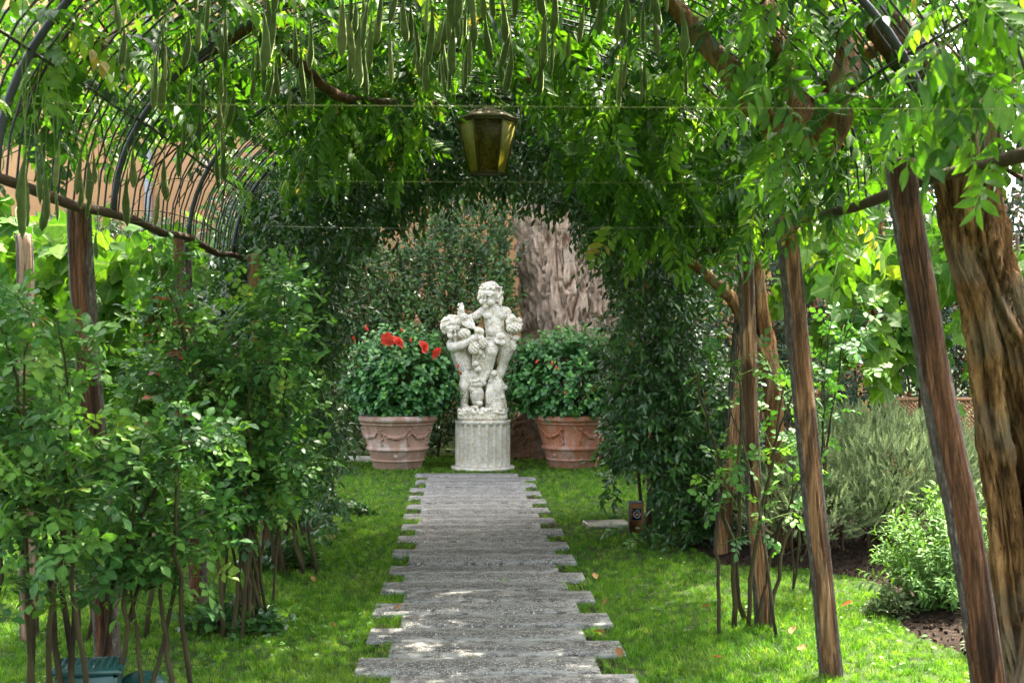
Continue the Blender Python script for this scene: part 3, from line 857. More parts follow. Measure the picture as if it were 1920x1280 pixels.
perg = thing('pergola', 'arched metal pergola of thin rods on rough wooden posts, over the path', 'pergola', (.05, 6.0, 0))
PB = np.array([.05, 6.0, 0])
def rough_post(name, base, top, r, seed, mat, parent, pbase, nt=72, nk=170, barkw=.42):
    rr = np.random.default_rng(seed)
    base = np.asarray(base, float); top = np.asarray(top, float)
    t = np.linspace(0, 1, nk)
    L = np.linalg.norm(top - base)
    axis = base[None] + (top - base)[None] * t[:, None]
    wob = np.stack([fbm(np.stack([t * L * 1.3, t * 0 + seed, t * 0], -1), 1), fbm(np.stack([t * L * 1.3, t * 0 + seed + 5, t * 0], -1), 2), 0 * t], -1) * .022
    wob *= np.sin(np.pi * np.clip(t * 1.0, 0, 1))[:, None] ** .5
    axis = axis + wob
    face = -math.pi / 2 + rr.uniform(-.35, .35)      # split face turned roughly towards the path
    def disp(th, tt):
        q = np.stack([np.cos(th) * 1.8, np.sin(th) * 1.8, tt * L * 1.1 + seed * 3.1], -1)
        q2 = np.stack([np.cos(th) * 4, np.sin(th) * 4, tt * L * 2.3 + seed], -1)
        q3 = np.stack([np.cos(th) * 9, np.sin(th) * 9, tt * L * 1.2 + seed], -1)
        q4 = np.stack([np.cos(th) * 4.5, np.sin(th) * 4.5, tt * L * .55 + seed * 2], -1)
        return -.20 * np.clip(1 - np.abs(fbm(q4, seed + 6, 2)), 0, 1) ** 9 + .08 * fbm(q3, seed + 4) + .13 * fbm(q, seed) + .09 * fbm(q2, seed + 9) - .10 * np.maximum(0, np.cos(2 * (th - face))) ** 2
    knots = [(rr.uniform(0, 6.28), rr.uniform(.08, .92), rr.uniform(.10, .26), rr.uniform(.25, .5), rr.uniform(.025, .06) / 1.0) for _ in range(6)]
    def disp2(th, tt):
        d = disp(th, tt)
        for (a_, t_, h_, w_, l_) in knots:
            dt = (np.cos(th - a_) - 1) * 2
            d = d + h_ * np.exp(dt / (w_ * w_)) * (np.exp(-((tt - t_) / (l_ * .45)) ** 2) - .55 * np.exp(-((tt - t_ - l_ * .1) / (l_ * .16)) ** 2))
        return d
    V, Q = sweep(axis, r * .92 * (1.06 - .12 * t), nt, 0, disp2)
    # world angle of every vertex decides which side still carries bark
    C = np.repeat(axis, nt, 0); ang = np.arctan2((V - C)[:, 1], (V - C)[:, 0])
    da = np.abs((ang - face + np.pi) % (2 * np.pi) - np.pi)
    edge = (1 - barkw) * math.pi * .46 + .75 * fbm(np.stack([V[:, 2] * 2.6, ang * .8, ang * 0 + seed], -1), seed + 2, 3)
    bark = np.clip((da - edge) / .22 + .5, 0, 1)
    n_ = nrm(V - C); V = V + n_ * (bark * .007)[:, None]
    m = len(V); V = np.vstack([V, axis[0], axis[-1] + [0, 0, .01]]); T = []
    for i in range(nt):
        T.append([m, (i + 1) % nt, i]); T.append([m + 1, (nk - 1) * nt + i, (nk - 1) * nt + (i + 1) % nt])
    me = make_mesh(name, V - pbase, T, Q, attrs={'bark': np.concatenate([bark, [0, 0]])})
    return obj(name, me, mat, parent)
def gz(p, z=0.0): q = np.array(p, float); q[2] = z; return q
posts = [  # base pixel column and row, distance, top pixel, radius, material
    ((208, 1268), (148, 388), 6.15, .052, 'post_dark'), ((373, 1140), (341, 440), 7.85, .047, 'post_dark'), ((505, 1055), (476, 478), 9.3, .045, 'post'),
    ((588, 996), (552, 480), 10.6, .052, 'post'), ((-75, 1490), (-70, 330), 4.6, .05, 'post_dark'),
    ((1884, 1496), (1690, 300), 4.6, .052, 'post_dark'), ((1562, 1277), (1472, 405), 6.1, .045, 'post'), ((1432, 1180), (1396, 452), 7.15, .039, 'post'),
    ((1352, 1042), (1402, 498), 9.4, .052, 'post'), ((1300, 980), (1310, 520), 11.0, .05, 'post')]
for i, (b, t, Y, r, m) in enumerate(posts):
    rough_post('post', gz(at(b[0], b[1], Y), -.05), at(t[0], t[1], Y), r, i + 1, M[m], perg, PB, barkw=.18 if i == 5 else .40)
# arch pipes
for Y in (3.0, 4.6, 6.15, 7.85, 9.4, 11.0):
    P = arch(Y, 41)
    MB().tube(P - PB, .0135, 10).build('arch_pipe', M['pipe'], perg)
# eaves poles, sagging a little between posts
ys = np.linspace(2.6, 11.8, 60)
for sx in (-1, 1):
    P = np.stack([PC + sx * PHW + .02 * fbm(np.stack([ys * 1.2, ys * 0 + sx, ys * 0], -1), 3), ys, PEAVE + .02 * fbm(np.stack([ys * .9, ys * 0 + sx * 4, ys * 0], -1), 7) - .015 * np.sin(ys * 2) ** 2], -1)
    MB().tube(P - PB, .019 + .004 * fbm(np.stack([ys * 6, ys * 0, ys * 0], -1), 9), 8).build('eaves_pole', M['beam'], perg)
# thin rods bent over the arches
rr_ = np.random.default_rng(21)
rods = []
for k in range(5):
    P = arch(0, 23, .028 + .006 * k * .3)
    P = P + np.stack([0.010 * fbm(np.stack([np.arange(23) * .5, np.arange(23) * 0 + k, np.arange(23) * 0], -1), k), .02 * fbm(np.stack([np.arange(23) * .35, np.arange(23) * 0 + k, np.arange(23) * 0], -1), k + 30), 0.012 * fbm(np.stack([np.arange(23) * .4, np.arange(23) * 0 + k, np.arange(23) * 0], -1), k + 60)], -1)
    me = make_mesh('rod', *(lambda vq: (vq[0], None, vq[1]))(sweep(P, .0045, 5))); me.materials.append(M['rod']); rods.append(me)
Y = 2.7
while Y < 11.7:
    o = bpy.data.objects.new('rod', rods[rr_.integers(0, 5)]); COL.objects.link(o); o.parent = perg
    o.location = (-PB[0], Y - PB[1], 0); o.rotation_euler = (0, 0, rr_.normal(0, .012))
    Y += .118 + rr_.normal(0, .018)
# long wires tying the rods
for ph in (22, 44, 66, 90, 114, 136, 158):
    a = math.radians(ph)
    P = np.stack([PC + (PHW + .012) * math.cos(a) + .010 * fbm(np.stack([ys * 1.1, ys * 0 + ph, ys * 0], -1), 1), ys, PEAVE + (PRISE + .012) * math.sin(a) + .012 * fbm(np.stack([ys * 1.3, ys * 0 + ph, ys * 0], -1), 2)], -1)
    MB().tube(P - PB, .006, 6).build('purlin', M['rod'], perg)
# tie wires across the span
for Y, c in ((3.05, 'wire'), (4.6, 'wire'), (6.3, 'steel_wire'), (7.85, 'steel_wire'), (9.4, 'steel_wire')):
    x = np.linspace(PC - PHW, PC + PHW, 12)
    P = np.stack([x, np.full(12, Y), PEAVE - .02 - .03 * (1 - ((x - PC) / PHW) ** 2) * (c != 'wire')], -1)
    MB().tube(P - PB, .0007, 4).build('tie_wire', M[c], perg)
# ------------------------------------------------------------------ plants
def tube_part(pts, r, name, mat, parent, base, n=14, k=40, twist=0.0, disp=None):
    P = smooth_path(pts, k); rad = np.interp(np.linspace(0, 1, k), np.linspace(0, 1, len(r)), r)
    V, Q = sweep(P, rad, n, twist, disp)
    V = V - np.asarray(base)
    m = len(V); V = np.vstack([V, P[0] - base, P[-1] - base]); T = []
    for i in range(n): T += [[m, (i + 1) % n, i], [m + 1, (k - 1) * n + i, (k - 1) * n + (i + 1) % n]]
    return obj(name, make_mesh(name, V, T, Q), mat, parent)
def rope(seed, amp=.16, lobes=5):
    def f(th, t):
        q = np.stack([np.cos(th) * 2.2, np.sin(th) * 2.2, t * 9 + seed], -1)
        q2 = np.stack([np.cos(th) * 7, np.sin(th) * 7, t * 16 + seed], -1); q3 = np.stack([np.cos(th) * 15, np.sin(th) * 15, t * 6 + seed], -1)
        return amp * np.sin(lobes * th + 2.5 * fbm(q, seed, 2)) * .6 + amp * 1.1 * fbm(q, seed + 3) + amp * .5 * fbm(q2, seed + 5) + amp * .55 * fbm(q3, seed + 8, 2) - amp * 1.5 * np.clip(1 - np.abs(fbm(np.stack([np.cos(th + t * 2) * 5, np.sin(th + t * 2) * 5, t * 4 + seed], -1), seed + 9, 2)), 0, 1) ** 9
    return f

# ---- the big tree behind the statue
TB = np.array([1.58, 17.6, 0.0])
big = thing('big_tree', 'huge pale trunk with deeply furrowed bark, standing behind the statue and right pot', 'tree', TB)
nt, nk = 320, 300
z = np.concatenate([np.linspace(-.1, 3.8, nk - 60), np.linspace(3.9, 8.0, 60)]); th = np.arange(nt) / nt * 2 * np.pi
ZZ, TH = np.meshgrid(z, th, indexing='ij')
rad = .70 + .10 * np.exp(-ZZ / .9) + .30 * np.exp(-np.maximum(ZZ, 0) / .28) * (1 + .5 * np.sin(TH * 5 + 1)) + .06 * np.sin(TH * 3 + ZZ * .3)
rad *= 1 - .018 * np.maximum(ZZ, 0)
q = np.stack([np.cos(TH) * 3.1, np.sin(TH) * 3.1, ZZ * .55], -1)
wx = .35 * fbm(q * 1.3, 2, 3)
q1 = np.stack([np.cos(TH + wx * .6) * 9.5, np.sin(TH + wx * .6) * 9.5, ZZ * 2.1 + wx], -1)
q2 = np.stack([np.cos(TH - wx * .4) * 19, np.sin(TH - wx * .4) * 19, ZZ * 4.4 + wx], -1)
q3 = np.stack([np.cos(TH) * 26, np.sin(TH) * 26, ZZ * 6], -1)
f1 = np.abs(fbm(q1, 5, 2)); f2 = np.abs(fbm(q2, 9, 2))
fur = np.minimum(np.clip(f1 * 3.2, 0, 1), np.clip(f2 * 3.0 + .15, 0, 1))
rad = rad + .14 * (fur - 1) + .016 * fbm(q3, 15, 2)
cx = -.10 * np.maximum(ZZ - .3, 0) ** 1.02; cy = .0 * ZZ
V = np.stack([cx + rad * np.cos(TH), cy + rad * np.sin(TH), ZZ], -1).reshape(-1, 3)
i = np.arange(nk - 1)[:, None] * nt; j = np.arange(nt)[None, :]; j2 = (j + 1) % nt
Q = np.stack([i + j, i + j2, i + nt + j2, i + nt + j], -1).reshape(-1, 4)
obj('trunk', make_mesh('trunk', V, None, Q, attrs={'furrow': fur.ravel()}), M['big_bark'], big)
# separate root swell: dark old bark, with the shade also put into its colour
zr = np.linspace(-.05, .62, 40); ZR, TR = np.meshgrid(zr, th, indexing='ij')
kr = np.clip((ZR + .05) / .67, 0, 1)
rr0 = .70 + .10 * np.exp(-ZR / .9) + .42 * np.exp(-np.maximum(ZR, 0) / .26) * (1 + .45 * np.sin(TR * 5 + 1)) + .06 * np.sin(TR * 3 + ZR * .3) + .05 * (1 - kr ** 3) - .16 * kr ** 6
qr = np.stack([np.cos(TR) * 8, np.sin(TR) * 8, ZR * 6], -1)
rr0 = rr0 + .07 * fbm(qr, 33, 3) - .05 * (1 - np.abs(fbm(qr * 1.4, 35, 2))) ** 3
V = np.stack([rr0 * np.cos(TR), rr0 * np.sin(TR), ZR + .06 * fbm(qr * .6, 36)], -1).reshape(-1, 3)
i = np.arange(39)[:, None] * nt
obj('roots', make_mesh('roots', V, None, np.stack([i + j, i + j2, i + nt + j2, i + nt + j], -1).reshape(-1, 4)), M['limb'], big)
rt = np.random.default_rng(8)
top = np.array([-.8, 0, 7.8])
for k in range(7):
    a = k * .9 + rt.uniform(-.2, .2); e = np.array([math.cos(a) * rt.uniform(3.2, 5.5), math.sin(a) * rt.uniform(3, 5), 10.5 + rt.uniform(-.5, 3)])
    pts = [top + [0, 0, -.6], top + (e - top) * .35 + [0, 0, .7], top + (e - top) * .7 + [0, 0, .6], e]
    tube_part(pts, [.32, .2, .12, .04], 'limb', M['limb'], big, np.zeros(3), 8, 16)
cl = []
while len(cl) < 330:
    p = rt.uniform(-1, 1, 3)
    if not .25 < np.linalg.norm(p) < 1: continue
    p = p * [7.2, 5.8, 3.4] + [1.0, 2.0, 11.2]
    g = (p + TB) - SUN / SUN[2] * (p[2])          # gaps shaped in the unseen crown to let sun onto the lawn
    if math.hypot((g[0] - 2.3) / 1.9, (g[1] - 6.0) / 1.8) < 1 or math.hypot((g[0] + 2.9) / 1.8, (g[1] - 8.7) / 1.6) < 1: continue
    cl.append(p)
cl = [c_ for c_ in cl if math.hypot(((c_ + TB)[0] - SUN[0] / SUN[2] * c_[2] + .85) / 1.0, ((c_ + TB)[1] - SUN[1] / SUN[2] * c_[2] - 10.6) / .75) > 1]
cl += [np.array([rt.uniform(2.6, 5.0), rt.uniform(14.5, 21), rt.uniform(9.6, 12.5)]) - TB for _ in range(90)]  # extra clumps added out of view to shade the path
cl = np.array(cl); ctr = np.repeat(cl, 110, 0) + rt.normal(0, .55, (len(cl) * 110, 3)) * [1, 1, .7]
ctr = ctr + TB
n = len(ctr); a = rt.normal(0, 1, (n, 3)); a[:, 2] -= .5; nn = rt.normal(0, .7, (n, 3)); nn[:, 2] += 1
TT = [T_leaf(.20, .06, .2, .2, .45, (.45,))]
o = leaves(big, TT, ctr, a, nn, rt.uniform(.8, 1.3, n), rt.random(n), M['tree_leaf'], 0, rng=rt, rest='crown')

# ---- hedges
def hedge(name, label, x0, x1, y0, y1, topf, n, mat, seed, npart, L=.078, w=.019, k=10, stems=0):
    rh = np.random.default_rng(seed)
    root = thing(name, label, 'hedge', ((x0 + x1) / 2, (y0 + y1) / 2, 0))
    base = np.array(root.location)
    x = rh.uniform(x0, x1, n); dep = rh.random(n) ** 1.7
    yv = y0 + dep * (y1 - y0)
    tp = topf(x, rh)
    zz = rh.uniform(0, 1, n) ** .9 * tp
    front = (1 - dep)
    bul = .22 * fbm(np.stack([x * 1.1, zz * 1.1, x * 0], -1), seed, 2)
    P0 = np.stack([x, yv - bul, zz * .9], -1)
    P1 = P0 + np.stack([rh.normal(0, .09, n), -.14 * front + rh.normal(0, .07, n), rh.uniform(.16, .42, n)], -1)
    C = (P0 + P1) / 2 + np.stack([rh.normal(0, .04, n), -.07 + 0 * x, -.02 + 0 * x], -1)
    V, Q = twig_mesh(P0 - base, C - base, P1 - base, .004, .0016, 4, 3)
    o = obj('twigs', make_mesh('twigs', V, None, Q), M['twig'], root); o['kind'] = 'stuff'
    pos, a, nn, t = on_twigs(rh, P0, C, P1, k, .08, 1, 52, .1, .8, .45, 'spiral')
    nn[:, 1] -= 1.0; nn[:, 0] += rh.normal(0, .3, len(pos))
    S = rh.uniform(.7, 1.15, len(pos)) * (1.1 - .35 * t)
    shoot = np.repeat(rh.random(n), k); rnd = np.clip(shoot * .86 + .1 * t + rh.normal(0, .06, len(pos)), 0, .999)
    Ts = [T_leaf(L, w, .25, .25, .5, (.25, .6)), T_leaf(L * .9, w * 1.1, .3, .1, .5, (.25, .6))]
    leaves(root, Ts, pos, a, nn, S, rnd, mat, npart, rng=rh)
    for s in range(stems):
        xs = rh.uniform(x0, x1); b = np.array([xs, y0 + rh.uniform(-.05, .35), 0]); e = b + [rh.normal(0, .18), rh.normal(0, .1), rh.uniform(1.2, 2.6)]
        tube_part([b, (b + e) / 2 + rh.normal(0, .03, 3), e], [.016, .012, .006], 'stem', M['twig'], root, base, 6, 8)
    return root
def top_back(x, r): return np.clip(2.75 + .45 * fbm(np.stack([x * 1.3, x * 0, x * 0], -1), 4, 3) + .55 * np.exp(-((x - .05) / .55) ** 2) - .35 * np.exp(-((x + .75) / .35) ** 2), 1.8, 3.6)
hedge('laurel_hedge', 'dark green laurel hedge with a few red leaves, below the ochre wall behind the statue', -7.2, .64, 16.7, 17.7, top_back, 6000, M['laurel'], 31, 280, stems=24, L=.088, w=.022)
def top_right(x, r): return 3.3 + .4 * fbm(np.stack([x * 1.1, x * 0 + 3, x * 0], -1), 6, 3)
hedge('rusty_hedge', 'tall dark hedge with rusty orange leaves and bare stems, at the right beyond the rosemary', 1.9, 8.6, 14.3, 15.3, top_right, 4200, M['rusty'], 32, 280, stems=26, L=.085, w=.021)

# ---- trees beyond the right hedge
def bg_tree(name, label, base, cr, cz, seed, mat, n=7000, L=.13, w=.045, group=None):
    rb = np.random.default_rng(seed); base = np.array(base, float)
    root = thing(name, label, 'tree', base, group)
    tube_part([[0, 0, -.1], [.05, 0, cz * .5], [.1, .05, cz + cr * .5]], [.16, .12, .04], 'trunk', M['limb'], root, np.zeros(3), 8, 14)
    c = []
    while len(c) < 60:
        p = rb.uniform(-1, 1, 3)
        if .3 < np.linalg.norm(p) < 1: c.append(p * [cr, cr, cr * .9] + [0, 0, cz])
    c = np.array(c)
    for q in c[:9]: tube_part([[.05, 0, cz * .55], (q + [0, 0, cz * .6]) / 2 + [0, 0, .2], q], [.05, .03, .01], 'limb', M['limb'], root, np.zeros(3), 6, 8)
    ctr = np.repeat(c, n // 60, 0) + rb.normal(0, cr * .17, (n // 60 * 60, 3)) + base
    m = len(ctr); a = rb.normal(0, .8, (m, 3)); a[:, 2] -= .6; nn = rb.normal(0, .6, (m, 3)); nn[:, 2] += 1
    leaves(root, [T_leaf(L, w, .2, .25, .45, (.3, .65))], ctr, a, nn, rb.uniform(.7, 1.3, m), rb.random(m), mat, 0, rng=rb, rest='crown')
bg_tree('leafy_tree', 'light green leafy tree rising beyond the rusty hedge, nearer the path', (3.9, 17.2, 0), 2.0, 4.4, 41, M['tree_leaf'])
bg_tree('leafy_tree', 'light green leafy tree beyond the rusty hedge at the far right edge', (7.4, 16.6, 0), 2.2, 4.6, 42, M['tree_leaf'])

# ---- jasmine over the far arch
def inner_z(X): return 1.55 + .84 * np.sqrt(np.clip(1 - ((X - .13) / 1.06) ** 2, 0, 1))
# the clear view through the far arch, as its outline is seen from the path
OPEN_U = [640, 655, 700, 760, 800, 850, 900, 1000, 1050, 1100, 1130, 1150]; OPEN_V = [640, 520, 468, 436, 402, 386, 388, 395, 425, 468, 488, 560]
def jasmine(name, label, left, seed, n, npart):
    rj = np.random.default_rng(seed)
    root = thing(name, label, 'climbing plant', (-1.1 if left else 1.55, 10.6, 0)); base = np.array(root.location)
    pts = []
    while len(pts) < n:
        m = 4000
        X = rj.uniform(-1.75, 2.35, m); Z = rj.uniform(.02, 3.35, m); Y = 9.75 + 2.0 * rj.random(m) ** 1.5
        ell = ((X - PC) / (PHW + .22)) ** 2 + (np.maximum(Z - PEAVE, 0) / (PRISE + .25)) ** 2 < 1
        inn = (Z > 1.40) & (Z < inner_z(X)) & (np.abs(X - .13) < 1.06)
        top = (Z >= 1.5) & ell & ~inn
        wl = np.clip((Z - .2) / 1.2, 0, 1)
        lcol = (Z < 1.6) & (X < -.87 - .04 * np.sin(Z * 7)) & (X > -1.06 - .30 * wl ** 2) & (Y < 11.2) & ((Z > .55) | (rj.random(m) < .35))
        bulge = 1.18 - .10 * np.sin((Z - .2) * 2.3)
        rcol = (Z < 1.7) & (X > bulge) & (X < 1.95 + .15 * np.sin(Z * 3))
        keep = (top | lcol | rcol) & ((X < .05) == left) & (rj.random(m) < np.where(top, .55, 1.0))
        u, v, _ = project(np.stack([X, Y, Z - .14], -1))
        keep &= ~((u > 652) & (u < 1138) & (v > np.interp(u, OPEN_U, OPEN_V)))
        keep &= ~((u > 1150) & (u < 1226) & (v > 900) & (v < 1030))
        pts += list(np.stack([X, Y, Z], -1)[keep])
    P0 = np.array(pts[:n])
    P1 = P0 + np.stack([rj.normal(0, .10, n), -.11 + rj.normal(0, .08, n), np.where(P0[:, 2] > 1.9, -rj.uniform(.05, .26, n), rj.uniform(-.16, .15, n))], -1)
    # shoots near the opening hang a little inward
    C = (P0 + P1) / 2 + np.stack([rj.normal(0, .03, n), -.06 + rj.normal(0, .03, n), .05 + 0 * P0[:, 0]], -1)
    V, Q = twig_mesh(P0 - base, C - base, P1 - base, .0022, .0012, 4, 3)
    o = obj('twigs', make_mesh('twigs', V, None, Q), M['twig'], root); o['kind'] = 'stuff'
    pos, a, nn, t = on_twigs(rj, P0, C, P1, 10, .02, 1, 58, .35, .7, .35, 'opp')
    nn[:, 1] -= .4
    u, v, _ = project(pos + a * .02)
    ok = (pos[:, 2] > .01) & ~((u > 1166) & (u < 1216) & (v > 905) & (v < 1005) & (rj.random(len(u)) < np.where((u > 1195) & (v > 965), .6, 1.0)))
    pos, a, nn, t = pos[ok], a[ok], nn[ok], t[ok]
    shoot = np.repeat(rj.random(n), 10)[ok]
    Ts = [T_leaf(.062, .0135, .28, .3, .45, (.25, .6)), T_leaf(.055, .0125, .35, .15, .45, (.25, .6))]
    leaves(root, Ts, pos, a, nn, rj.uniform(.75, 1.2, len(pos)), np.clip(shoot * .9 + rj.normal(0, .07, len(pos)), 0, .999), M['jasmine'], npart, rng=rj)
    for s in range(7):
        x = base[0] + rj.uniform(-.16, .16) + (.0 if left else rj.uniform(-.2, .2)); b = np.array([x, 10.5 + rj.uniform(-.3, .3), 0]); e = b + [rj.normal(-.1 if left else .0, .1), rj.normal(0, .1), 2.1]
        tube_part([b, (b + e) / 2 + rj.normal(0, .06, 3), e], [.014, .011, .007], 'stem', M['twig'], root, base, 6, 12)
jasmine('climbing_jasmine', 'dark jasmine climbing the left side of the far arch, thin at its foot', True, 51, 3000, 300)
jasmine('climbing_jasmine', 'bushy dark jasmine climbing the right side of the far arch, full down to the lawn', False, 52, 3900, 300)

# ---- wisteria: two old vines over the near pergola
rw = np.random.default_rng(61)
WT = [T_pinnate(rw, rw.uniform(.22, .29), rw.integers(5, 7), .081, .0175, rw.uniform(.2, .55), (.28, .62)) for _ in range(6)]
W1 = np.array([1.98, 5.0, 0.0]); W2 = np.array([1.98, 9.4, 0.0])
wis1 = thing('wisteria', 'old wisteria with thick twisted trunk in the right foreground, its leaves over the near pergola', 'climbing plant', W1)
wis2 = thing('wisteria', 'wisteria with slimmer leaning trunk further up the right side, behind the rose canes', 'climbing plant', W2)
A5 = lambda u, v, Y=5.0: at(u, v, Y)
tube_part([A5(1790, 200), A5(1815, 300), A5(1828, 420), A5(1862, 540), A5(1915, 650), A5(1955, 800), A5(1965, 1000), A5(1955, 1250), gz(A5(1960, 1400), -.05)],
          [.11, .118, .112, .10, .105, .11, .10, .11, .15], 'trunk', M['vine_bark'], wis1, W1, 110, 190, 2.6, rope(3, .30))
tube_part([A5(1770, 330, 5.02), A5(1800, 470, 4.98), A5(1835, 580, 4.95), A5(1850, 700, 4.97), A5(1868, 850), A5(1888, 1000), A5(1895, 1150), A5(1925, 1300), gz(A5(1950, 1420), -.05)],
          [.035, .05, .055, .055, .062, .066, .06, .065, .09], 'trunk', M['vine_bark'], wis1, W1, 80, 170, -2.0, rope(7, .28, 4))
tube_part([A5(1795, 250), A5(1765, 170, 4.9), A5(1700, 90, 4.9), A5(1640, 10, 5.0), at(1590, -110, 5.2), at(1500, -260, 5.6)], [.10, .085, .08, .07, .06, .05], 'limb', M['limb'], wis1, W1, 24, 60, 1.5, rope(11, .16))
tube_part([A5(1830, 260), A5(1880, 120, 5.1), A5(1930, 0, 5.3), at(1980, -150, 5.6)], [.07, .06, .05, .04], 'limb', M['limb'], wis1, W1, 20, 40, 1.2, rope(12, .14))
tube_part([at(1560, -60, 5.5), at(1592, 60, 5.4), at(1585, 175, 5.3), at(1545, 262, 5.3), at(1508, 215, 5.4), at(1478, 120, 5.6), at(1440, 20, 5.8), at(1400, -80, 6)], [.045, .05, .058, .062, .05, .04, .035, .03], 'limb', M['vine_bark'], wis1, W1, 20, 60, 1.2, rope(13, .16))
tube_part([at(1200, -80, 6), at(1290, 40, 5.9), at(1375, 140, 5.8), at(1400, 185, 5.7), at(1455, 240, 5.7), at(1500, 225, 5.6), at(1600, 120, 5.4), at(1700, 60, 5.2)], [.03, .04, .052, .05, .042, .035, .03, .03], 'limb', M['vine_bark'], wis1, W1, 20, 70, 1.5, rope(14, .16))
tube_part([at(105, 20, 5.6), at(145, 35, 5.5), at(160, 85, 5.4), at(185, 92, 5.4), at(212, 45, 5.5), at(228, -10, 5.7), at(300, -80, 5.9)], [.02, .026, .028, .028, .024, .022, .02], 'limb', M['limb'], wis1, W1, 12, 40, 1, rope(15, .12))
tube_part([at(250, 190, 6.6), at(330, 130, 6.5), at(410, 75, 6.4), at(480, 30, 6.4), at(560, -20, 6.5), at(760, -60, 6.8), at(1000, -80, 6.6), at(1200, -80, 6.2)], [.02, .04, .05, .048, .045, .04, .04, .035], 'limb', M['limb'], wis1, W1, 14, 60, 1, rope(16, .14))
tube_part([at(495, 35, 6.6), at(560, 115, 7.0), at(625, 175, 7.4), at(700, 190, 7.9), at(820, 195, 8.4)], [.03, .032, .028, .024, .014], 'limb', M['limb'], wis2, W2, 12, 40, 1, rope(17, .14))
tube_part([gz(at(1468, 1050, 9.4), -.05), at(1456, 900, 9.4), at(1450, 740, 9.4), at(1436, 640, 9.4), at(1422, 550, 9.4), at(1410, 440, 9.3), at(1340, 300, 9.0), at(1180, 190, 8.6), at(980, 150, 8.2)],
          [.09, .075, .062, .06, .055, .05, .04, .035, .02], 'trunk', M['vine_bark'], wis2, W2, 28, 90, 2, rope(18, .16))
tube_part([at(1446, 700, 9.38), at(1405, 625, 9.35), at(1372, 560, 9.3), at(1325, 515, 9.2), at(1270, 470, 9.1), at(1190, 380, 9.1), at(1100, 300, 9.0)], [.045, .045, .042, .036, .03, .025, .015], 'limb', M['vine_bark'], wis2, W2, 18, 50, 1.5, rope(19, .14))
pos = []; dirs = []; nor = []; 
def roof_sites(N, y0, y1, fdens, lift=(-.10, .30)):
    out = []
    while len(out) < N:
        m = 3000
        ph = rw.uniform(.05, math.pi - .05, m); Y = rw.uniform(y0, y1, m); off = rw.uniform(*lift, m)
        X = PC + (PHW + off) * np.cos(ph); Z = PEAVE + (PRISE + off) * np.sin(ph)
        k = rw.random(m) < fdens(X, Y, Z, off)
        out += list(np.stack([X, Y, Z], -1)[k])
    return np.array(out[:N])
def dens(X, Y, Z, off):
    d = np.ones_like(X)
    left = X < -.3
    d = np.where(left & (Z < 2.50), .13, d)
    d = np.where(left & (Z < 2.50) & (Y > 8.6), .5, d)
    d = np.where(~left & (X > .6) & (Z < 2.45), .50, d)
    d = np.where(~left & (X > .6) & (Z < 2.55) & (Y < 6.4) & (Y > 5.2), .22, d)
    d = np.where(np.abs(X) < .8, np.where(off < .0, .55, 1.0), d)
    return d
S1 = np.vstack([roof_sites(3500, 2.8, 10.0, dens, (.0, .32)), roof_sites(700, 5.0, 10.4, lambda X, Y, Z, off: np.where(Z > 2.55, 1.0, .1), (.12, .42)), roof_sites(760, 5.0, 11.5, lambda X, Y, Z, off: ((X > .25) & (Z > 2.3)) * 1.0, (.14, .5))])
az = rw.uniform(0, 6.28, len(S1)); a1 = np.stack([np.cos(az), np.sin(az), rw.uniform(-.55, .35, len(S1))], -1)
n1 = rw.normal(0, .25, (len(S1), 3)); n1[:, 2] += 1
# dangling shoots: start on the roof, hang down, leaves along them
def shoots(n, ub, vb, yb, ln):
    u = rw.uniform(*ub, n); v = rw.uniform(*vb, n); Y = rw.uniform(*yb, n)
    P1 = np.array([at(a, b, c) for a, b, c in zip(u, v, Y)])
    P0 = P1 + np.stack([rw.normal(0, .12, n) + .08, rw.normal(0, .12, n), rw.uniform(*ln, n)], -1)
    P0[:, 2] = np.minimum(P0[:, 2], np.where(np.abs(P0[:, 0] - PC) < PHW, roof_z(P0[:, 0]) + .15, 2.6))
    C = (P0 + P1) / 2 + np.stack([rw.normal(0, .08, n), rw.normal(0, .06, n), 0 * u + .08], -1)
    return P0, C, P1
groups = [shoots(60, (1110, 1440), (300, 480), (7.3, 9.2), (.3, .75)), shoots(26, (1400, 1680), (120, 330), (4.6, 6.2), (.25, .6)), shoots(8, (1690, 1910), (180, 330), (3.4, 4.6), (.2, .5)),
          shoots(16, (0, 130), (130, 300), (4.9, 6), (.2, .5)), shoots(18, (130, 440), (160, 300), (6.3, 8), (.2, .5)), shoots(34, (540, 800), (180, 330), (7.6, 9.3), (.2, .5)),
          shoots(22, (960, 1200), (150, 330), (6.8, 9), (.2, .6)), shoots(10, (1380, 1560), (380, 470), (6, 7.6), (.2, .5)), shoots(12, (1750, 1920), (20, 160), (3.6, 4.6), (.2, .5)),
          shoots(10, (480, 600), (300, 420), (8.8, 9.6), (.2, .5)), shoots(40, (1180, 1470), (200, 440), (7.0, 9.0), (.3, .6)), shoots(8, (1480, 1800), (420, 520), (5.2, 6.4), (.3, .6))]
P0 = np.vstack([g[0] for g in groups]); C = np.vstack([g[1] for g in groups]); P1 = np.vstack([g[2] for g in groups])
k_ = 7
ps, a2, n2, t2 = on_twigs(rw, P0, C, P1, k_, .05, 1.0, 70, .25, .9, .3, 'spiral')
allp = np.vstack([S1, ps]); alla = np.vstack([a1, a2]); alln = np.vstack([n1, n2])
rnd = np.clip(np.concatenate([rw.random(len(S1)) * .9, np.repeat(rw.random(len(P0)), k_) * .7 + .2]) + rw.normal(0, .06, len(allp)), 0, .95)
rnd = np.where((rw.random(len(rnd)) < .012) & (allp[:, 1] > 6), .99, np.minimum(rnd, .93))
S_ = rw.uniform(.68, 1.05, len(allp))
u_, v_, _ = project(allp + nrm(alla) * .15)
kp = np.ones(len(allp))
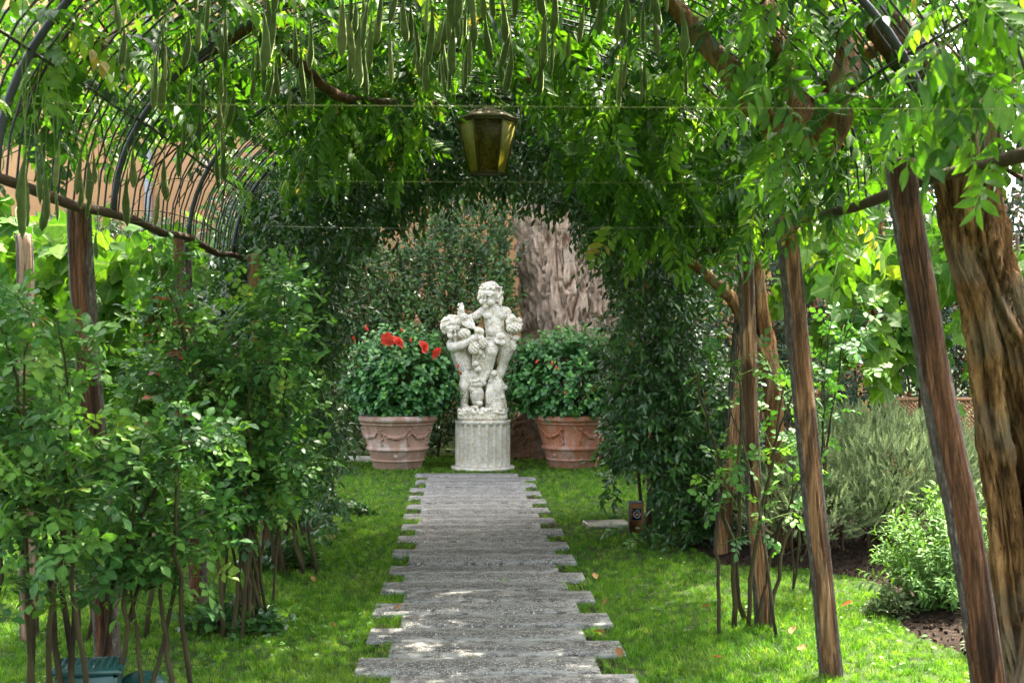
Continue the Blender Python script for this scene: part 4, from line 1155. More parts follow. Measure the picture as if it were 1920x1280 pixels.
kp[(u_ < 540) & (v_ <= 225)] = .72; kp[(u_ < 540) & (v_ > 225)] = .22; kp[(u_ < 540) & (v_ > 330)] = .05; kp[(u_ >= 540) & (u_ < 660) & (v_ > 340)] = .35
kp[(u_ > 640) & (u_ < 1140) & (v_ > np.interp(u_, [640, 1050, 1090, 1140], [345, 345, 410, 470]))] = .03
kp[(u_ >= 1140) & (u_ < 1480) & (v_ > np.interp(u_, [1140, 1480], [470, 500]))] = .12
kp[(u_ >= 1480) & (v_ > 340)] = .22; kp[(u_ >= 1480) & (v_ > 480)] = .08; kp[(u_ > 1430) & (u_ < 1610) & (v_ > 150) & (v_ < 400)] = .45
kp[(u_ > 480) & (u_ < 1180) & (v_ < 130) & (allp[:, 1] < 7.4)] = .6; kp[(u_ > 1280) & (v_ < 340)] = .62; kp[(u_ > 1480) & (v_ < 340) & (allp[:, 1] < 5.5)] = .42; kp[(u_ > 1600) & (u_ < 1810) & (v_ < 250)] = .25
kp[(u_ > 1040) & (u_ < 1440) & (v_ > 200) & (v_ < 520)] *= .78
kp[(u_ > 1660) & (v_ > 110) & (v_ < 330)] = .5
ut, vt, _ = project(allp + nrm(alla) * .28 - [0, 0, .05]); ub, vb, _ = project(allp)
for uu, vv in ((u_, v_), (ut, vt), (ub, vb)): kp[(uu > 845) & (uu < 985) & (vv > 190) & (vv < 340)] = 0
kk = rw.random(len(allp)) < kp
allp, alla, alln, rnd, S_ = allp[kk], alla[kk], alln[kk], rnd[kk], S_[kk]
near = allp[:, 1] < 7.0
nearT = P1[:, 1] < 7.0
for root, base, m, mt in ((wis1, W1, near, nearT), (wis2, W2, ~near, ~nearT)):
    leaves(root, WT, allp[m], alla[m], alln[m], S_[m], rnd[m], M['wisteria'], 300, rng=rw)
    V, Q = twig_mesh(P0[mt] - base, C[mt] - base, P1[mt] - base, .003, .0014, 6, 3)
    o = obj('twigs', make_mesh('twigs', V, None, Q), M['green_stem'], root); o['kind'] = 'stuff'
    # runners lying along the roof
    q = S1[(S1[:, 1] < 7.0) == (root is wis1)]
    b0 = q[rw.integers(0, len(q), 130)]; b1 = b0 + np.stack([rw.normal(0, .5, 130), rw.normal(0, .5, 130), rw.normal(0, .05, 130)], -1)
    b1[:, 2] = np.where(np.abs(b1[:, 0] - PC) < PHW, roof_z(b1[:, 0]) + .1, 2.2)
    V, Q = twig_mesh(b0 - base, (b0 + b1) / 2 + [0, 0, .12] - base, b1 - base, .006, .003, 7, 4)
    o = obj('runners', make_mesh('runners', V, None, Q), M['limb'], root); o['kind'] = 'stuff'

# seed pods hanging from the roof
def pod_mesh(seed):
    r = np.random.default_rng(seed); n = 11; L = 1.0
    t = np.linspace(0, 1, n)
    prof = np.interp(t, [0, .12, .3, .5, .7, .85, .95, 1], [.10, .16, .42, .74, 1.0, .92, .5, .04])
    prof *= 1 + .10 * np.sin(t * (16 + r.uniform(-3, 3)) + r.uniform(0, 6)) * (t > .25)
    bx = r.uniform(.02, .06) * np.sin(t * r.uniform(2, 5) + r.uniform(0, 6)); 
    P = np.stack([bx, 0 * t, -t * L], -1)
    th = np.arange(8) / 8 * 2 * np.pi
    V = P[:, None, :] + np.stack([prof[:, None] * .076 * np.cos(th), prof[:, None] * .040 * np.sin(th), 0 * prof[:, None] * th], -1)
    i = np.arange(n - 1)[:, None] * 8; j = np.arange(8)[None, :]; j2 = (j + 1) % 8
    Q = np.stack([i + j, i + j2, i + 8 + j2, i + 8 + j], -1).reshape(-1, 4)
    me = make_mesh('pod', V.reshape(-1, 3), None, Q, lc=np.tile([.5, .5, r.random()], (n * 8, 1))); me.materials.append(M['pod']); return me
pods = [pod_mesh(k) for k in range(8)]
pod_px = []
rpd = np.random.default_rng(77)
for (u0, u1, v0, v1, n, L0, L1) in ((480, 700, 60, 225, 22, 90, 140), (650, 860, 40, 190, 25, 90, 150), (800, 1000, 20, 190, 26, 90, 140), (1000, 1180, 10, 200, 17, 80, 140),
                                    (1180, 1290, 60, 200, 6, 80, 130), (280, 440, 60, 360, 14, 90, 130), (40, 135, 340, 440, 8, 90, 140), (135, 350, 330, 425, 9, 70, 120), (360, 480, 80, 260, 6, 70, 110), (120, 480, 0, 160, 8, 80, 120), (480, 560, 0, 90, 5, 90, 120), (1190, 1290, 0, 60, 4, 80, 110), (700, 1060, -40, 40, 12, 100, 150)):
    for k in range(n): pod_px.append((rpd.uniform(u0, u1), rpd.uniform(v0, v1), rpd.uniform(L0, L1) * rpd.uniform(.68, 1.0)))
pod_px += [(48, 450, 190), (66, 385, 120), (305, 210, 110), (408, 358, 100), (243, 425, 110), (183, 488, 60), (547, 220, 75), (1163, 205, 110), (1203, 195, 45)]
hang0 = []; hang1 = []; own = []
for (u, v, lp) in pod_px:
    best = None
    for Y in np.linspace(4.3, 9.4, 52):
        p = at(u, v, Y)
        if abs(p[0] - PC) > PHW * .985: continue
        L = lp / (FPX / Y); gap = float(roof_z(p[0])) - (p[2] + L)
        if gap < .05 or gap > .62: continue
        sc = abs(gap - rpd.uniform(.1, .5)) + abs(L - .25) * 2
        if best is None or sc < best[0]: best = (sc, p, L)
    if best is None: continue
    _, p, L = best
    root, base = (wis1, W1) if p[1] < 7.0 else (wis2, W2)
    o = bpy.data.objects.new('pod', pods[rpd.integers(0, 8)]); COL.objects.link(o); o.parent = root
    top_ = p + [0, 0, L]
    o.location = top_ - base; w = L * rpd.uniform(.85, 1.1) * (.24 / max(L, .2))
    o.scale = (w * .95, w * .95, L); o.rotation_euler = (rpd.normal(0, .06), rpd.normal(0, .06), rpd.uniform(-1.3, 1.3))
    hang0.append(top_); hang1.append([top_[0] + rpd.normal(0, .03), top_[1] + rpd.normal(0, .03), float(roof_z(top_[0]))]); own.append(root is wis1)
hang0 = np.array(hang0); hang1 = np.array(hang1); own = np.array(own)
for root, base, m in ((wis1, W1, own), (wis2, W2, ~own)):
    V, Q = twig_mesh(hang0[m] - base, (hang0[m] + hang1[m]) / 2 + rpd.normal(0, .01, (m.sum(), 3)) - base, hang1[m] - base, .0022, .0018, 5, 4)
    o = obj('pod_stalks', make_mesh('pod_stalks', V, None, Q), M['green_stem'], root); o['kind'] = 'stuff'
# one dried flower cluster hanging left of the lantern
mb = MB(); c0 = at(738, 190, 8.6); c1 = at(736, 318, 8.6)
for k in range(150):
    t = rpd.random(); p = c0 * (1 - t) + c1 * t + np.append(rpd.normal(0, .028 * (1.15 - t * .6), 2), rpd.normal(0, .01))
    mb.ball(p - W2, rpd.uniform(.006, .015, 3))
mb.tube(np.array([c0 + [0, 0, .25], c0, c1]) - W2, .003, 5)
mb.build('dried_flower_cluster', M['dry'], wis2)

# ---- roses
RT = []
rr = np.random.default_rng(71)
RT = [T_rose(rr, .050, .0185) for _ in range(6)]
def rose(label, base_uv, Y, tips, ncane, ntw, npart, seed, tmin=.3, k=6, size=1.0, mat='rose', twl=(.12, .30), r0=.011, spread=.12):
    rz = np.random.default_rng(seed)
    b = gz(at(base_uv[0], base_uv[1], Y)); root = thing('rose_bush', label, 'rose bush', b)
    n = ncane
    B = b + np.stack([rz.normal(0, spread, n), rz.normal(0, spread, n), np.full(n, -.03)], -1)
    E = np.array([at(rz.uniform(tips[0], tips[1]), rz.uniform(tips[2], tips[3]), rz.uniform(*tips[4])) for _ in range(n)])
    Cc = B * .45 + E * .55 + np.stack([rz.normal(0, .05, n), rz.normal(0, .05, n), np.full(n, .18)], -1); Cc[:, :2] = B[:, :2] * .7 + E[:, :2] * .3 + rz.normal(0, .04, (n, 2))
    for i in range(n):
        t = np.linspace(0, 1, 14)[None]; P, _ = bez(B[i:i+1], Cc[i:i+1], E[i:i+1], t); P = P[0] + np.concatenate([[[0, 0, 0]], rz.normal(0, .008, (13, 3))])
        MB().tube(P - b, np.linspace(r0 * rz.uniform(.7, 1.3), .003, 14), 7).build('cane', M['cane'], root)
    ci = rz.integers(0, n, ntw); t = rz.uniform(tmin, 1, ntw)[:, None]
    P0, T = bez(B[ci], Cc[ci], E[ci], t); P0 = P0[:, 0]; T = T[:, 0]
    d = rz.normal(0, 1, (ntw, 3)); d[:, 2] = np.abs(d[:, 2]) * .5 + .1; d = nrm(d)
    P1 = P0 + d * rz.uniform(*twl, ntw)[:, None]
    C = (P0 + P1) / 2 + np.array([0, 0, .03])
    V, Q = twig_mesh(P0 - b, C - b, P1 - b, .0030, .0014, 5, 4)
    o = obj('twigs', make_mesh('twigs', V, None, Q), M['green_stem'], root); o['kind'] = 'stuff'
    pos, a, nn, tt = on_twigs(rz, P0, C, P1, k, .1, 1, 62, .12, 1.0, .4, 'spiral')
    ok = pos[:, 2] > .06; m = ok.sum()
    shoot = np.repeat(rz.random(ntw), k)[ok]
    leaves(root, RT, pos[ok], a[ok], nn[ok], rz.uniform(.65, 1.1, m) * size, np.clip(.75 * shoot + .2 * tt[ok] + rz.normal(0, .06, m), 0, .985), M[mat], npart, rng=rz)
    return root, b
R2, b2 = rose('largest rose bush, left of the path, with bronze red young leaves on one cane', (440, 1183), 7.1, (250, 550, 480, 800, (6.7, 7.7)), 13, 230, 300, 81, .34)
rose('dense rose bush behind the largest one, at the foot of the left jasmine', (538, 1066), 8.9, (400, 590, 540, 880, (8.5, 9.6)), 11, 170, 260, 82, .3)
rose('nearest rose bush at the left edge, with thick brown bare canes and pale leaves', (105, 1347), 5.5, (-140, 150, 560, 960, (5.1, 6.0)), 8, 105, 300, 83, .36, 6, 1.1, r0=.014)
rose('rose bush rising over the green plastic box, with yellow green young leaves', (300, 1310), 5.8, (190, 400, 700, 1040, (5.4, 6.3)), 7, 88, 300, 84, .36, 6, 1.05)
rose('vigorous rose bush behind the left posts, in front of the vine leaves', (210, 1190), 7.0, (90, 330, 640, 860, (6.8, 7.9)), 7, 100, 220, 85, .36)
rose('sparse rose with thin bare canes and bluish leaves, by the right hand posts', (1412, 1182), 7.1, (1285, 1560, 560, 930, (6.8, 7.5)), 9, 34, 150, 86, .32, 4, .95, r0=.012)
rose('young leafy rose shoots between the two right hand posts and the vine', (1500, 1120), 8.2, (1480, 1620, 560, 720, (8.0, 8.5)), 5, 22, 120, 87, .5, 5, 1.0, r0=.008)
# the cane with bronze leaves
rz = np.random.default_rng(88)
P = smooth_path([b2 + [-.05, -.1, .2], at(330, 880, 6.9), at(318, 740, 6.85), at(322, 620, 6.85), at(332, 545, 6.9)], 20)
MB().tube(P - b2, np.linspace(.006, .0025, 20), 6).build('cane', M['green_stem'], R2)
ps = np.array([at(u, v, 6.85) for u, v in ((330, 560), (322, 600), (316, 620), (312, 655), (318, 690), (322, 715), (318, 745), (322, 770), (316, 800), (322, 830), (310, 640), (324, 580))])
q = len(ps); sg = np.where(np.arange(q) % 2, 1, -1)
aa = np.stack([sg * 1.0 + rz.normal(0, .2, q), -.6 + rz.normal(0, .3, q), rz.normal(-.1, .2, q)], -1); nn = rz.normal(0, .3, (q, 3)) + [0, -.5, 1]
leaves(R2, RT, ps, aa, nn, rz.uniform(.7, .9, q), rz.random(q), M['rose_red'], 12, part='bronze_leaf', rng=rz)
# dark ivy round the foot of the largest rose and others
def low_clump(name, label, cat, cx, cy, rx, ry, h, n, mat, T, seed, npart=60, k=5, ang=60):
    ri = np.random.default_rng(seed); b = np.array([cx, cy, 0.]); root = thing(name, label, cat, b)
    a_ = ri.uniform(0, 6.28, n); r_ = np.sqrt(ri.random(n))
    P0 = b + np.stack([np.cos(a_) * r_ * rx * .7, np.sin(a_) * r_ * ry * .7, 0 * r_], -1)
    P1 = b + np.stack([np.cos(a_) * r_ * rx, np.sin(a_) * r_ * ry, h * (1 - .75 * r_ ** 2) * ri.uniform(.5, 1, n)], -1) + ri.normal(0, .02, (n, 3)); P1[:, 2] = np.abs(P1[:, 2]) + .01
    C = (P0 + P1) / 2 + [0, 0, h * .2]
    V, Q = twig_mesh(P0 - b, C - b, P1 - b, .002, .001, 4, 3); o = obj('twigs', make_mesh('twigs', V, None, Q), M['twig'], root); o['kind'] = 'stuff'
    pos, a, nn, t = on_twigs(ri, P0, C, P1, k, .2, 1, ang, .05, 1, .35, 'spiral')
    leaves(root, T, pos, a, nn, ri.uniform(.7, 1.2, len(pos)), ri.random(len(pos)) * .8, mat, npart, rng=ri); return root
TL = [T_leaf(.055, .022, .2, .2, .4, (.25, .6))]
low_clump('ivy', 'dark low ivy round the foot of the largest rose bush', 'ground plant', at(440, 1175, 7.1)[0], 7.15, .30, .2, .16, 90, M['jasmine'], TL, 91)
low_clump('ivy', 'dark low ivy at the foot of the dense rose near the left jasmine', 'ground plant', at(520, 1060, 8.9)[0], 8.95, .25, .18, .2, 70, M['jasmine'], TL, 92)
low_clump('seedling', 'small yellow green seedling on the lawn beside the dense rose', 'ground plant', at(572, 1065, 8.9)[0], 8.9, .09, .07, .22, 16, M['sage'], TL, 93, 30)
low_clump('low_plant', 'low dark leafy plant on the lawn under the left jasmine', 'ground plant', at(660, 965, 11.6)[0], 11.6, .22, .12, .12, 40, M['jasmine'], TL, 94)
low_clump('herb', 'small grey green herb on the mulch in front of the pale shrub', 'ground plant', at(1672, 1150, 7.45)[0], 7.4, .16, .14, .14, 40, M['rosemary'], [T_leaf(.05, .012, .2, .2, .45, (.3, .65))], 95)
low_clump('grey_herb', 'grey green herb beside the thick trunk at the lower right edge', 'ground plant', at(1895, 1240, 6.4)[0], 6.4, .22, .2, .3, 90, M['rosemary'], [T_leaf(.04, .006, .2, .1, .45, (.3, .65))], 96, k=12, ang=40)

# ---- grape vines on both sides
GT = [T_grape(rr, .165), T_grape(rr, .145), T_grape(rr, .18)]
def grape(name, label, base, boxes, seed, npart, k=5):
    rv = np.random.default_rng(seed); base = np.array(base, float); root = thing(name, label, 'vine', base)
    P0 = []; P1 = []
    for (u0, u1, v0, v1, y0, y1, n, du, dv0, dv1) in boxes:
        for _ in range(n):
            u, v, Y = rv.uniform(u0, u1), rv.uniform(v0, v1), rv.uniform(y0, y1)
            P0.append(at(u, v, Y)); P1.append(at(u + rv.uniform(-du, du), v + rv.uniform(dv0, dv1), Y - rv.uniform(-.15, .3)))
    P0 = np.array(P0); P1 = np.array(P1); n = len(P0)
    C = (P0 + P1) / 2 + np.stack([rv.normal(0, .06, n), rv.normal(0, .06, n), np.full(n, .10)], -1)
    V, Q = twig_mesh(P0 - base, C - base, P1 - base, .0045, .002, 6, 4); o = obj('shoots', make_mesh('shoots', V, None, Q), M['green_stem'], root); o['kind'] = 'stuff'
    pos, a, nn, t = on_twigs(rv, P0, C, P1, k, .05, 1, 75, .45, .45, .35, 'spiral')
    nn[:, 1] -= .55
    pos = pos + nrm(a) * .035
    m = len(pos); shoot = np.repeat(rv.random(n), k)
    leaves(root, GT, pos, a, nn, rv.uniform(.55, 1.1, m), np.clip(shoot * .7 + .25 * rv.random(m), 0, .97), M['grape'], npart, rng=rv)
    return root, base
gl, glb = grape('grape_vine', 'broad leaved grape vine behind the roses on the left, below the pergola edge', gz(at(250, 1050, 9.2)), [(-60, 360, 400, 560, 8.4, 9.6, 95, 60, 20, 130), (-60, 260, 540, 760, 8.6, 9.8, 50, 60, 20, 150), (-60, 60, 380, 470, 7.6, 8.4, 12, 50, 10, 100)], 101, 260)
gr, grb = grape('grape_vine', 'bright grape vine on wires at the right, in front of the rusty hedge', gz(at(1650, 1010, 10.2)), [(1470, 1930, 400, 520, 9.6, 10.6, 58, 70, 10, 110), (1560, 1780, 500, 640, 9.5, 10.3, 22, 60, 10, 110), (1700, 1930, 560, 760, 9.6, 10.4, 10, 50, 10, 100), (1480, 1600, 320, 420, 10, 11, 22, 70, 10, 100)], 102, 260)
for b, e in (((300, 1040, 9.0), (300, 470, 9.0)), ((120, 1040, 9.1), (180, 460, 9.1))):
    tube_part([gz(at(*b), -.03), at((b[0] + e[0]) / 2, 760, 9.05), at(*e)], [.02, .016, .012], 'trunk', M['vine_bark'], gl, glb, 10, 20)
tube_part([gz(at(1690, 1000, 10.4), -.03), at(1680, 800, 10.4), at(1640, 600, 10.4), at(1600, 440, 10.4), at(1480, 425, 10.3)], [.022, .018, .016, .013, .008], 'trunk', M['vine_bark'], gr, grb, 10, 30)
tube_part([at(1600, 440, 10.4), at(1700, 455, 10.4), at(1800, 450, 10.3), at(1920, 470, 10.3)], [.012, .01, .009, .008], 'cane', M['green_stem'], gr, grb, 8, 20)
tube_part([at(1480, 440, 10.3), at(1540, 425, 10.2), at(1640, 445, 10.2), at(1730, 470, 10.2)], [.006, .008, .009, .006], 'cane', M['green_stem'], gr, grb, 8, 20)

# ---- rosemary and the pale shrub
SP = [T_sprig(rr) for _ in range(4)]
def rosemary(name, label, c, r, n, seed, npart):
    rq = np.random.default_rng(seed); c = np.array(c, float); root = thing(name, label, 'shrub', (c[0], c[1], 0)); base = np.array(root.location)
    d = rq.normal(0, 1, (n, 3)); d[:, 2] = np.abs(d[:, 2]) * 1.1 - .12; d = nrm(d)
    lump = 1 + .22 * fbm(d * 2.3, seed, 2) + .13 * fbm(d * 5, seed + 1, 2)
    k = rq.random(n) ** .45
    pos = c + d * r * (lump * (.55 + .45 * k))[:, None]; pos[:, 2] = np.maximum(pos[:, 2], .06)
    a = d * .75 + [0, 0, .55] + rq.normal(0, .38, (n, 3)); nn = rq.normal(0, 1, (n, 3))
    leaves(root, SP, pos, a, nn, rq.uniform(.55, 1.0, n), np.clip(rq.random(n) * .75 + .25 * k, 0, 1), M['rosemary'], npart, part='sprig', rest='sprigs', rng=rq)
    m = 50; e = rq.normal(0, 1, (m, 3)); e[:, 2] = np.abs(e[:, 2]); e = nrm(e)
    b0 = np.stack([c[0] + rq.normal(0, .15, m), c[1] + rq.normal(0, .15, m), np.zeros(m)], -1); b1 = c + e * r * .8
    V, Q = twig_mesh(b0 - base, (b0 + b1) / 2 - base, b1 - base, .008, .003, 6, 5); o = obj('branches', make_mesh('branches', V, None, Q), M['twig'], root); o['kind'] = 'stuff'
rosemary('rosemary_bush', 'big rounded grey green rosemary bush on the mulch bed at the right', (2.93, 9.55, .38), np.array([.78, .78, .56]), 5600, 111, 260)
rosemary('rosemary_bush', 'lower spreading rosemary beside the right hand posts, left of the big bush', (2.33, 9.35, .25), np.array([.45, .5, .42]), 2000, 112, 160)
rosemary('rosemary_bush', 'rosemary growing behind the thick trunk at the right edge', (3.85, 9.0, .30), np.array([.55, .6, .5]), 1300, 113, 100)
def pale_shrub(label, cx, cy, rx, ry, h, n, seed, npart):
    rq = np.random.default_rng(seed); b = np.array([cx, cy, 0.]); root = thing('pale_shrub', label, 'shrub', b)
    az = rq.uniform(0, 6.28, n); rd = np.sqrt(rq.random(n))
    P0 = b + np.stack([np.cos(az) * rd * rx * .5, np.sin(az) * rd * ry * .5, 0 * rd + .02], -1)
    P1 = b + np.stack([np.cos(az) * rd * rx, np.sin(az) * rd * ry, h * np.sqrt(np.clip(1.03 - rd ** 2, .05, 1)) * rq.uniform(.75, 1.08, n)], -1)
    C = P0 * .4 + P1 * .6 + np.stack([0 * rd, 0 * rd, .08 + 0 * rd], -1)
    V, Q = twig_mesh(P0 - b, C - b, P1 - b, .0035, .0012, 6, 4); o = obj('stems', make_mesh('stems', V, None, Q), M['green_stem'], root); o['kind'] = 'stuff'
    pos, a, nn, t = on_twigs(rq, P0, C, P1, 24, .12, 1, 62, .1, 1, .3, 'opp')
    m = len(pos); leaves(root, [T_leaf(.062, .0115, .25, .25, .42, (.3, .65)), T_leaf(.055, .0095, .25, .4, .42, (.3, .65))], pos, a, nn, rq.uniform(.6, 1.15, m) * (1.15 - .4 * t), np.clip(.35 + .5 * t + rq.normal(0, .15, m), 0, 1), M['sage'], npart, rng=rq)
pale_shrub('loose pale green shrub with narrow leaves, on the bed in front of the rosemary', 2.66, 7.5, .52, .5, .66, 210, 121, 240)
pale_shrub('pale green shrub with narrow leaves between the dark post and thick trunk', 3.15, 7.2, .42, .45, .80, 120, 122, 120)
# ------------------------------------------------------------------ pedestal and statue
PED = np.array([.272, 15.42, 0.0])
ped = thing('pedestal', 'fluted round stone pedestal with thin plinth, at the end of the path under the statue', 'pedestal', PED)
MB().lathe([(.30, 0), (.345, .004), (.347, .03), (.335, .038), (.30, .039)], 40).build('plinth', M['stone2'], ped)
nF = 22; n = nF * 8
def flute(r, z, th):
    u = (th * nF / (2 * np.pi)) % 1.0
    g = np.clip(1 - ((u - .5) / .37) ** 2, 0, 1) ** .5
    f = np.clip((.50 - z) / .022, 0, 1) * np.clip((z - .045) / .01, 0, 1)
    return r - .024 * g * f
zs = [.040] + list(np.linspace(.048, .46, 14)) + [.470, .478, .486, .492, .497, .502]
prof = [(.298, z) for z in zs] + [(.300, .506), (.303, .512), (.303, .530), (.296, .537)]
MB().lathe(prof, n, fn=flute).build('fluted_drum', M['stone2'], ped, smooth=False)

ST = PED + [0, 0, .538]
statue = thing('statue', 'weathered limestone statue of two cherubs with grapes and fruit, standing on the fluted pedestal', 'statue', ST)
def z1(x, y, d=0.0): return np.array([(x / 6.4 - 125) / 176, d, (283 - y / 6.4) / 176])
def z2(x, y, d=0.0): return np.array([(x / 5.818 - 105) / 176, d, (113 - y / 5.818) / 176])
class Clay:
    """overlapping lumps fused into one continuous carved mesh"""
    def __init__(s): s.m = MB()
    def ball(s, c, r, rot=None, sub=2): s.m.ball(c, np.broadcast_to(np.asarray(r, float), (3,)), rot, sub); return s
    def limb(s, pts, rad, k=7):
        pts = [np.asarray(p, float) for p in pts]
        for i in range(len(pts) - 1):
            for t in np.linspace(0, 1, k, endpoint=(i == len(pts) - 2)):
                s.ball(pts[i] * (1 - t) + pts[i + 1] * t, rad[i] * (1 - t) + rad[i + 1] * t)
        return s
    def box(s, c, size, rot=None): s.m.box(c, size, rot, min(size) * .25); return s
    def fuse(s, name, mat, parent, voxel=.0065, smooth=6, rough=0.0, seed=0):
        o = s.m.build(name, None, parent)
        md = o.modifiers.new('r', 'REMESH'); md.mode = 'VOXEL'; md.voxel_size = voxel; md.use_smooth_shade = True
        if smooth:
            sm = o.modifiers.new('s', 'SMOOTH'); sm.factor = .5; sm.iterations = smooth
        dg = bpy.context.evaluated_depsgraph_get(); me = bpy.data.meshes.new_from_object(o.evaluated_get(dg))
        o.modifiers.clear(); old = o.data; o.data = me; bpy.data.meshes.remove(old); me.name = name
        if rough:
            nv = len(me.vertices); co = np.empty(nv * 3); me.vertices.foreach_get('co', co); co = co.reshape(-1, 3)
            no = np.empty(nv * 3); me.vertices.foreach_get('normal', no); no = no.reshape(-1, 3)
            co = co + no * (rough * fbm(co * 30, seed, 3))[:, None]; me.vertices.foreach_set('co', co.ravel()); me.update()
        me.materials.clear(); me.materials.append(mat)
        me.polygons.foreach_set('use_smooth', np.ones(len(me.polygons), bool))
        return o
def rotm(yaw=0, pitch=0, roll=0):
    return np.array((Matrix.Rotation(yaw, 3, 'Z') @ Matrix.Rotation(pitch, 3, 'X') @ Matrix.Rotation(roll, 3, 'Y')))
def head(cl, c, R, s, seed, curls=70, curl_r=.024):
    r = np.random.default_rng(seed); c = np.asarray(c, float)
    def b(p, rad, rot=None): cl.ball(c + R @ (np.asarray(p) * s), np.asarray(rad) * s, R if rot is None else R @ rot)
    b((0, .022, .022), (.098, .104, .102)); b((0, -.030, -.050), (.078, .064, .064)); b((0, -.054, .044), (.078, .050, .036))
    for sx in (-1, 1):
        b((sx * .046, -.074, -.044), (.037, .035, .033)); b((sx * .038, -.092, .028), (.028, .015, .008)); b((sx * .037, -.078, .001), (.017, .016, .011))
        b((sx * .037, -.092, -.013), (.017, .007, .0045)); b((sx * .096, .012, -.012), (.014, .024, .032)); b((sx * .012, -.108, -.028), (.010, .011, .008))
    b((0, -.100, .002), (.010, .018, .030)); b((0, -.120, -.022), (.014, .018, .012))
    b((0, -.101, -.051), (.024, .013, .0075)); b((0, -.097, -.067), (.019, .013, .0085)); b((0, -.086, -.092), (.026, .024, .020))
    for k in range(curls):
        d = nrm(r.normal(0, 1, 3)); 
        if d[1] < -.30 and d[2] < .60: continue
        if d[2] < -.62: continue
        p = np.array([0, .022, .022]) + d * [.104, .110, .108]
        k_ = r.uniform(.7, 1.25) * curl_r
        b(p, (k_, k_, k_ * .8)); 
        t = nrm(np.cross(d, r.normal(0, 1, 3))); b(p + t * k_ * .9 + d * .006, (k_ * .55,) * 3); b(p - t * k_ * .7 + d * .008, (k_ * .5,) * 3)

# taller cherub, standing, reaching across with one arm, fruit in the other
c = Clay()
H1 = z1(880, 305, -.03)
R1 = rotm(-.42, .22, .10)
head(c, H1, R1, 1.06, 1, 95, .022)
# wind swept locks and the two pointed tips of the wreath
for (p, q, r0, r1) in (((930, 185), (752, 172), .026, .009), ((950, 200), (968, 160), .026, .010), ((1000, 235), (985, 178), .022, .008), ((1020, 300), (1045, 255), .024, .012), ((1015, 370), (1020, 410), .024, .014), ((765, 300), (742, 335), .022, .012), ((790, 220), (765, 260), .024, .014), ((1030, 330), (1000, 400), .022, .012)):
    c.limb([z1(*p, -.02), z1(*q, -.05)], [r0, r1], 6)
for k in range(7): c.ball(z1(770 + k * 42, 205 + 10 * math.sin(k), -.11 + .004 * (k - 3) ** 2), (.020, .016, .014))
c.limb([z1(915, 400, .01), z1(935, 460, .02)], [.052, .058])
c.limb([z1(935, 480, .02), z1(940, 600, .015), z1(950, 740, .01), z1(985, 850, .015)], [.104, .114, .108, .116], 6)
for sx, px in ((-1, 850), (1, 1040)):
    c.ball(z1(px + (18 if sx < 0 else -22), 545, -.050), (.060, .050, .050)); c.ball(z1(px + (10 if sx < 0 else 15), 480, .02), (.055, .055, .05))
c.ball(z1(945, 735, -.052), (.085, .068, .075))
c.limb([z1(815, 482, .015), z1(700, 555, -.03), z1(625, 572, -.07), z1(590, 565, -.09)], [.054, .044, .038, .032], 8)
for k in range(5): c.limb([z1(600, 560 + k * 9, -.10), z1(565, 555 + k * 16, -.12), z1(545, 568 + k * 17, -.115)], [.012, .011, .009], 4)
c.limb([z1(1085, 490, .015), z1(1120, 580, .01), z1(1130, 660, -.03), z1(1165, 690, -.085)], [.054, .046, .042, .034], 8)
for k in range(4): c.limb([z1(1160, 690 + k * 13, -.09), z1(1195, 700 + k * 14, -.12), z1(1215, 690 + k * 14, -.11)], [.012, .011, .009], 4)
# near leg with the knee forward, far leg straight
c.limb([z1(925, 850, -.01), z1(905, 930, -.09), z1(905, 985, -.115)], [.088, .082, .066], 8)
c.limb([z1(905, 985, -.115), z1(885, 1090, -.075), z1(875, 1190, -.06), z2(650, 165, -.06)], [.062, .058, .044, .040], 8)
c.limb([z2(650, 165, -.06), z2(590, 235, -.10)], [.040, .024], 5)
c.limb([z1(1085, 860, .02), z1(1085, 960, .01), z1(1055, 1080, .02)], [.098, .088, .070], 8)
c.limb([z1(1055, 1080, .02), z1(1040, 1180, .03), z2(770, 230, .02)], [.066, .060, .046], 8)
c.fuse('cherub', M['stone'], statue, .0050, 2, .0012, 1)

# smaller cherub, crouching at the left and hugging the bunch
c = Clay()
H2 = z1(432, 700, -.06)
head(c, H2, rotm(.30, .42, -.22), 1.0, 2, 120, .023)
c.limb([z1(440, 800, .0), z1(450, 870, .02)], [.052, .062])
c.limb([z1(500, 900, .02), z1(530, 1010, .01), z1(560, 1130, .0), z1(590, 1230, .0)], [.102, .110, .106, .104], 6)
c.ball(z1(545, 1090, -.055), (.065, .04, .06)); c.ball(z1(480, 960, -.05), (.05, .04, .045))
c.limb([z1(420, 895, -.02), z1(430, 930, -.08), z1(540, 905, -.14), z1(640, 845, -.155), z1(680, 810, -.15)], [.058, .056, .050, .040, .034], 8)
for k in range(5): c.limb([z1(680, 790 + k * 12, -.16), z1(715, 775 + k * 15, -.17), z1(735, 792 + k * 15, -.15)], [.0125, .0115, .009], 4)
c.limb([z1(560, 880, .03), z1(640, 900, -.02)], [.055, .045], 5)
c.limb([z1(600, 1230, -.01), z2(430, 190, -.06), z2(400, 290, -.09)], [.09, .076, .06], 8)
c.limb([z2(400, 290, -.09), z2(410, 400, -.05), z2(405, 500, -.04)], [.058, .050, .038], 8)
c.limb([z2(405, 500, -.04), z2(440, 520, -.12)], [.034, .024], 5)
c.limb([z1(640, 1240, .02), z2(540, 160, -.06), z2(560, 260, -.05)], [.085, .07, .055], 8)
c.limb([z2(560, 260, -.05), z2(555, 360, .02)], [.052, .045], 5)
c.fuse('cherub', M['stone'], statue, .0050, 2, .0012, 2)

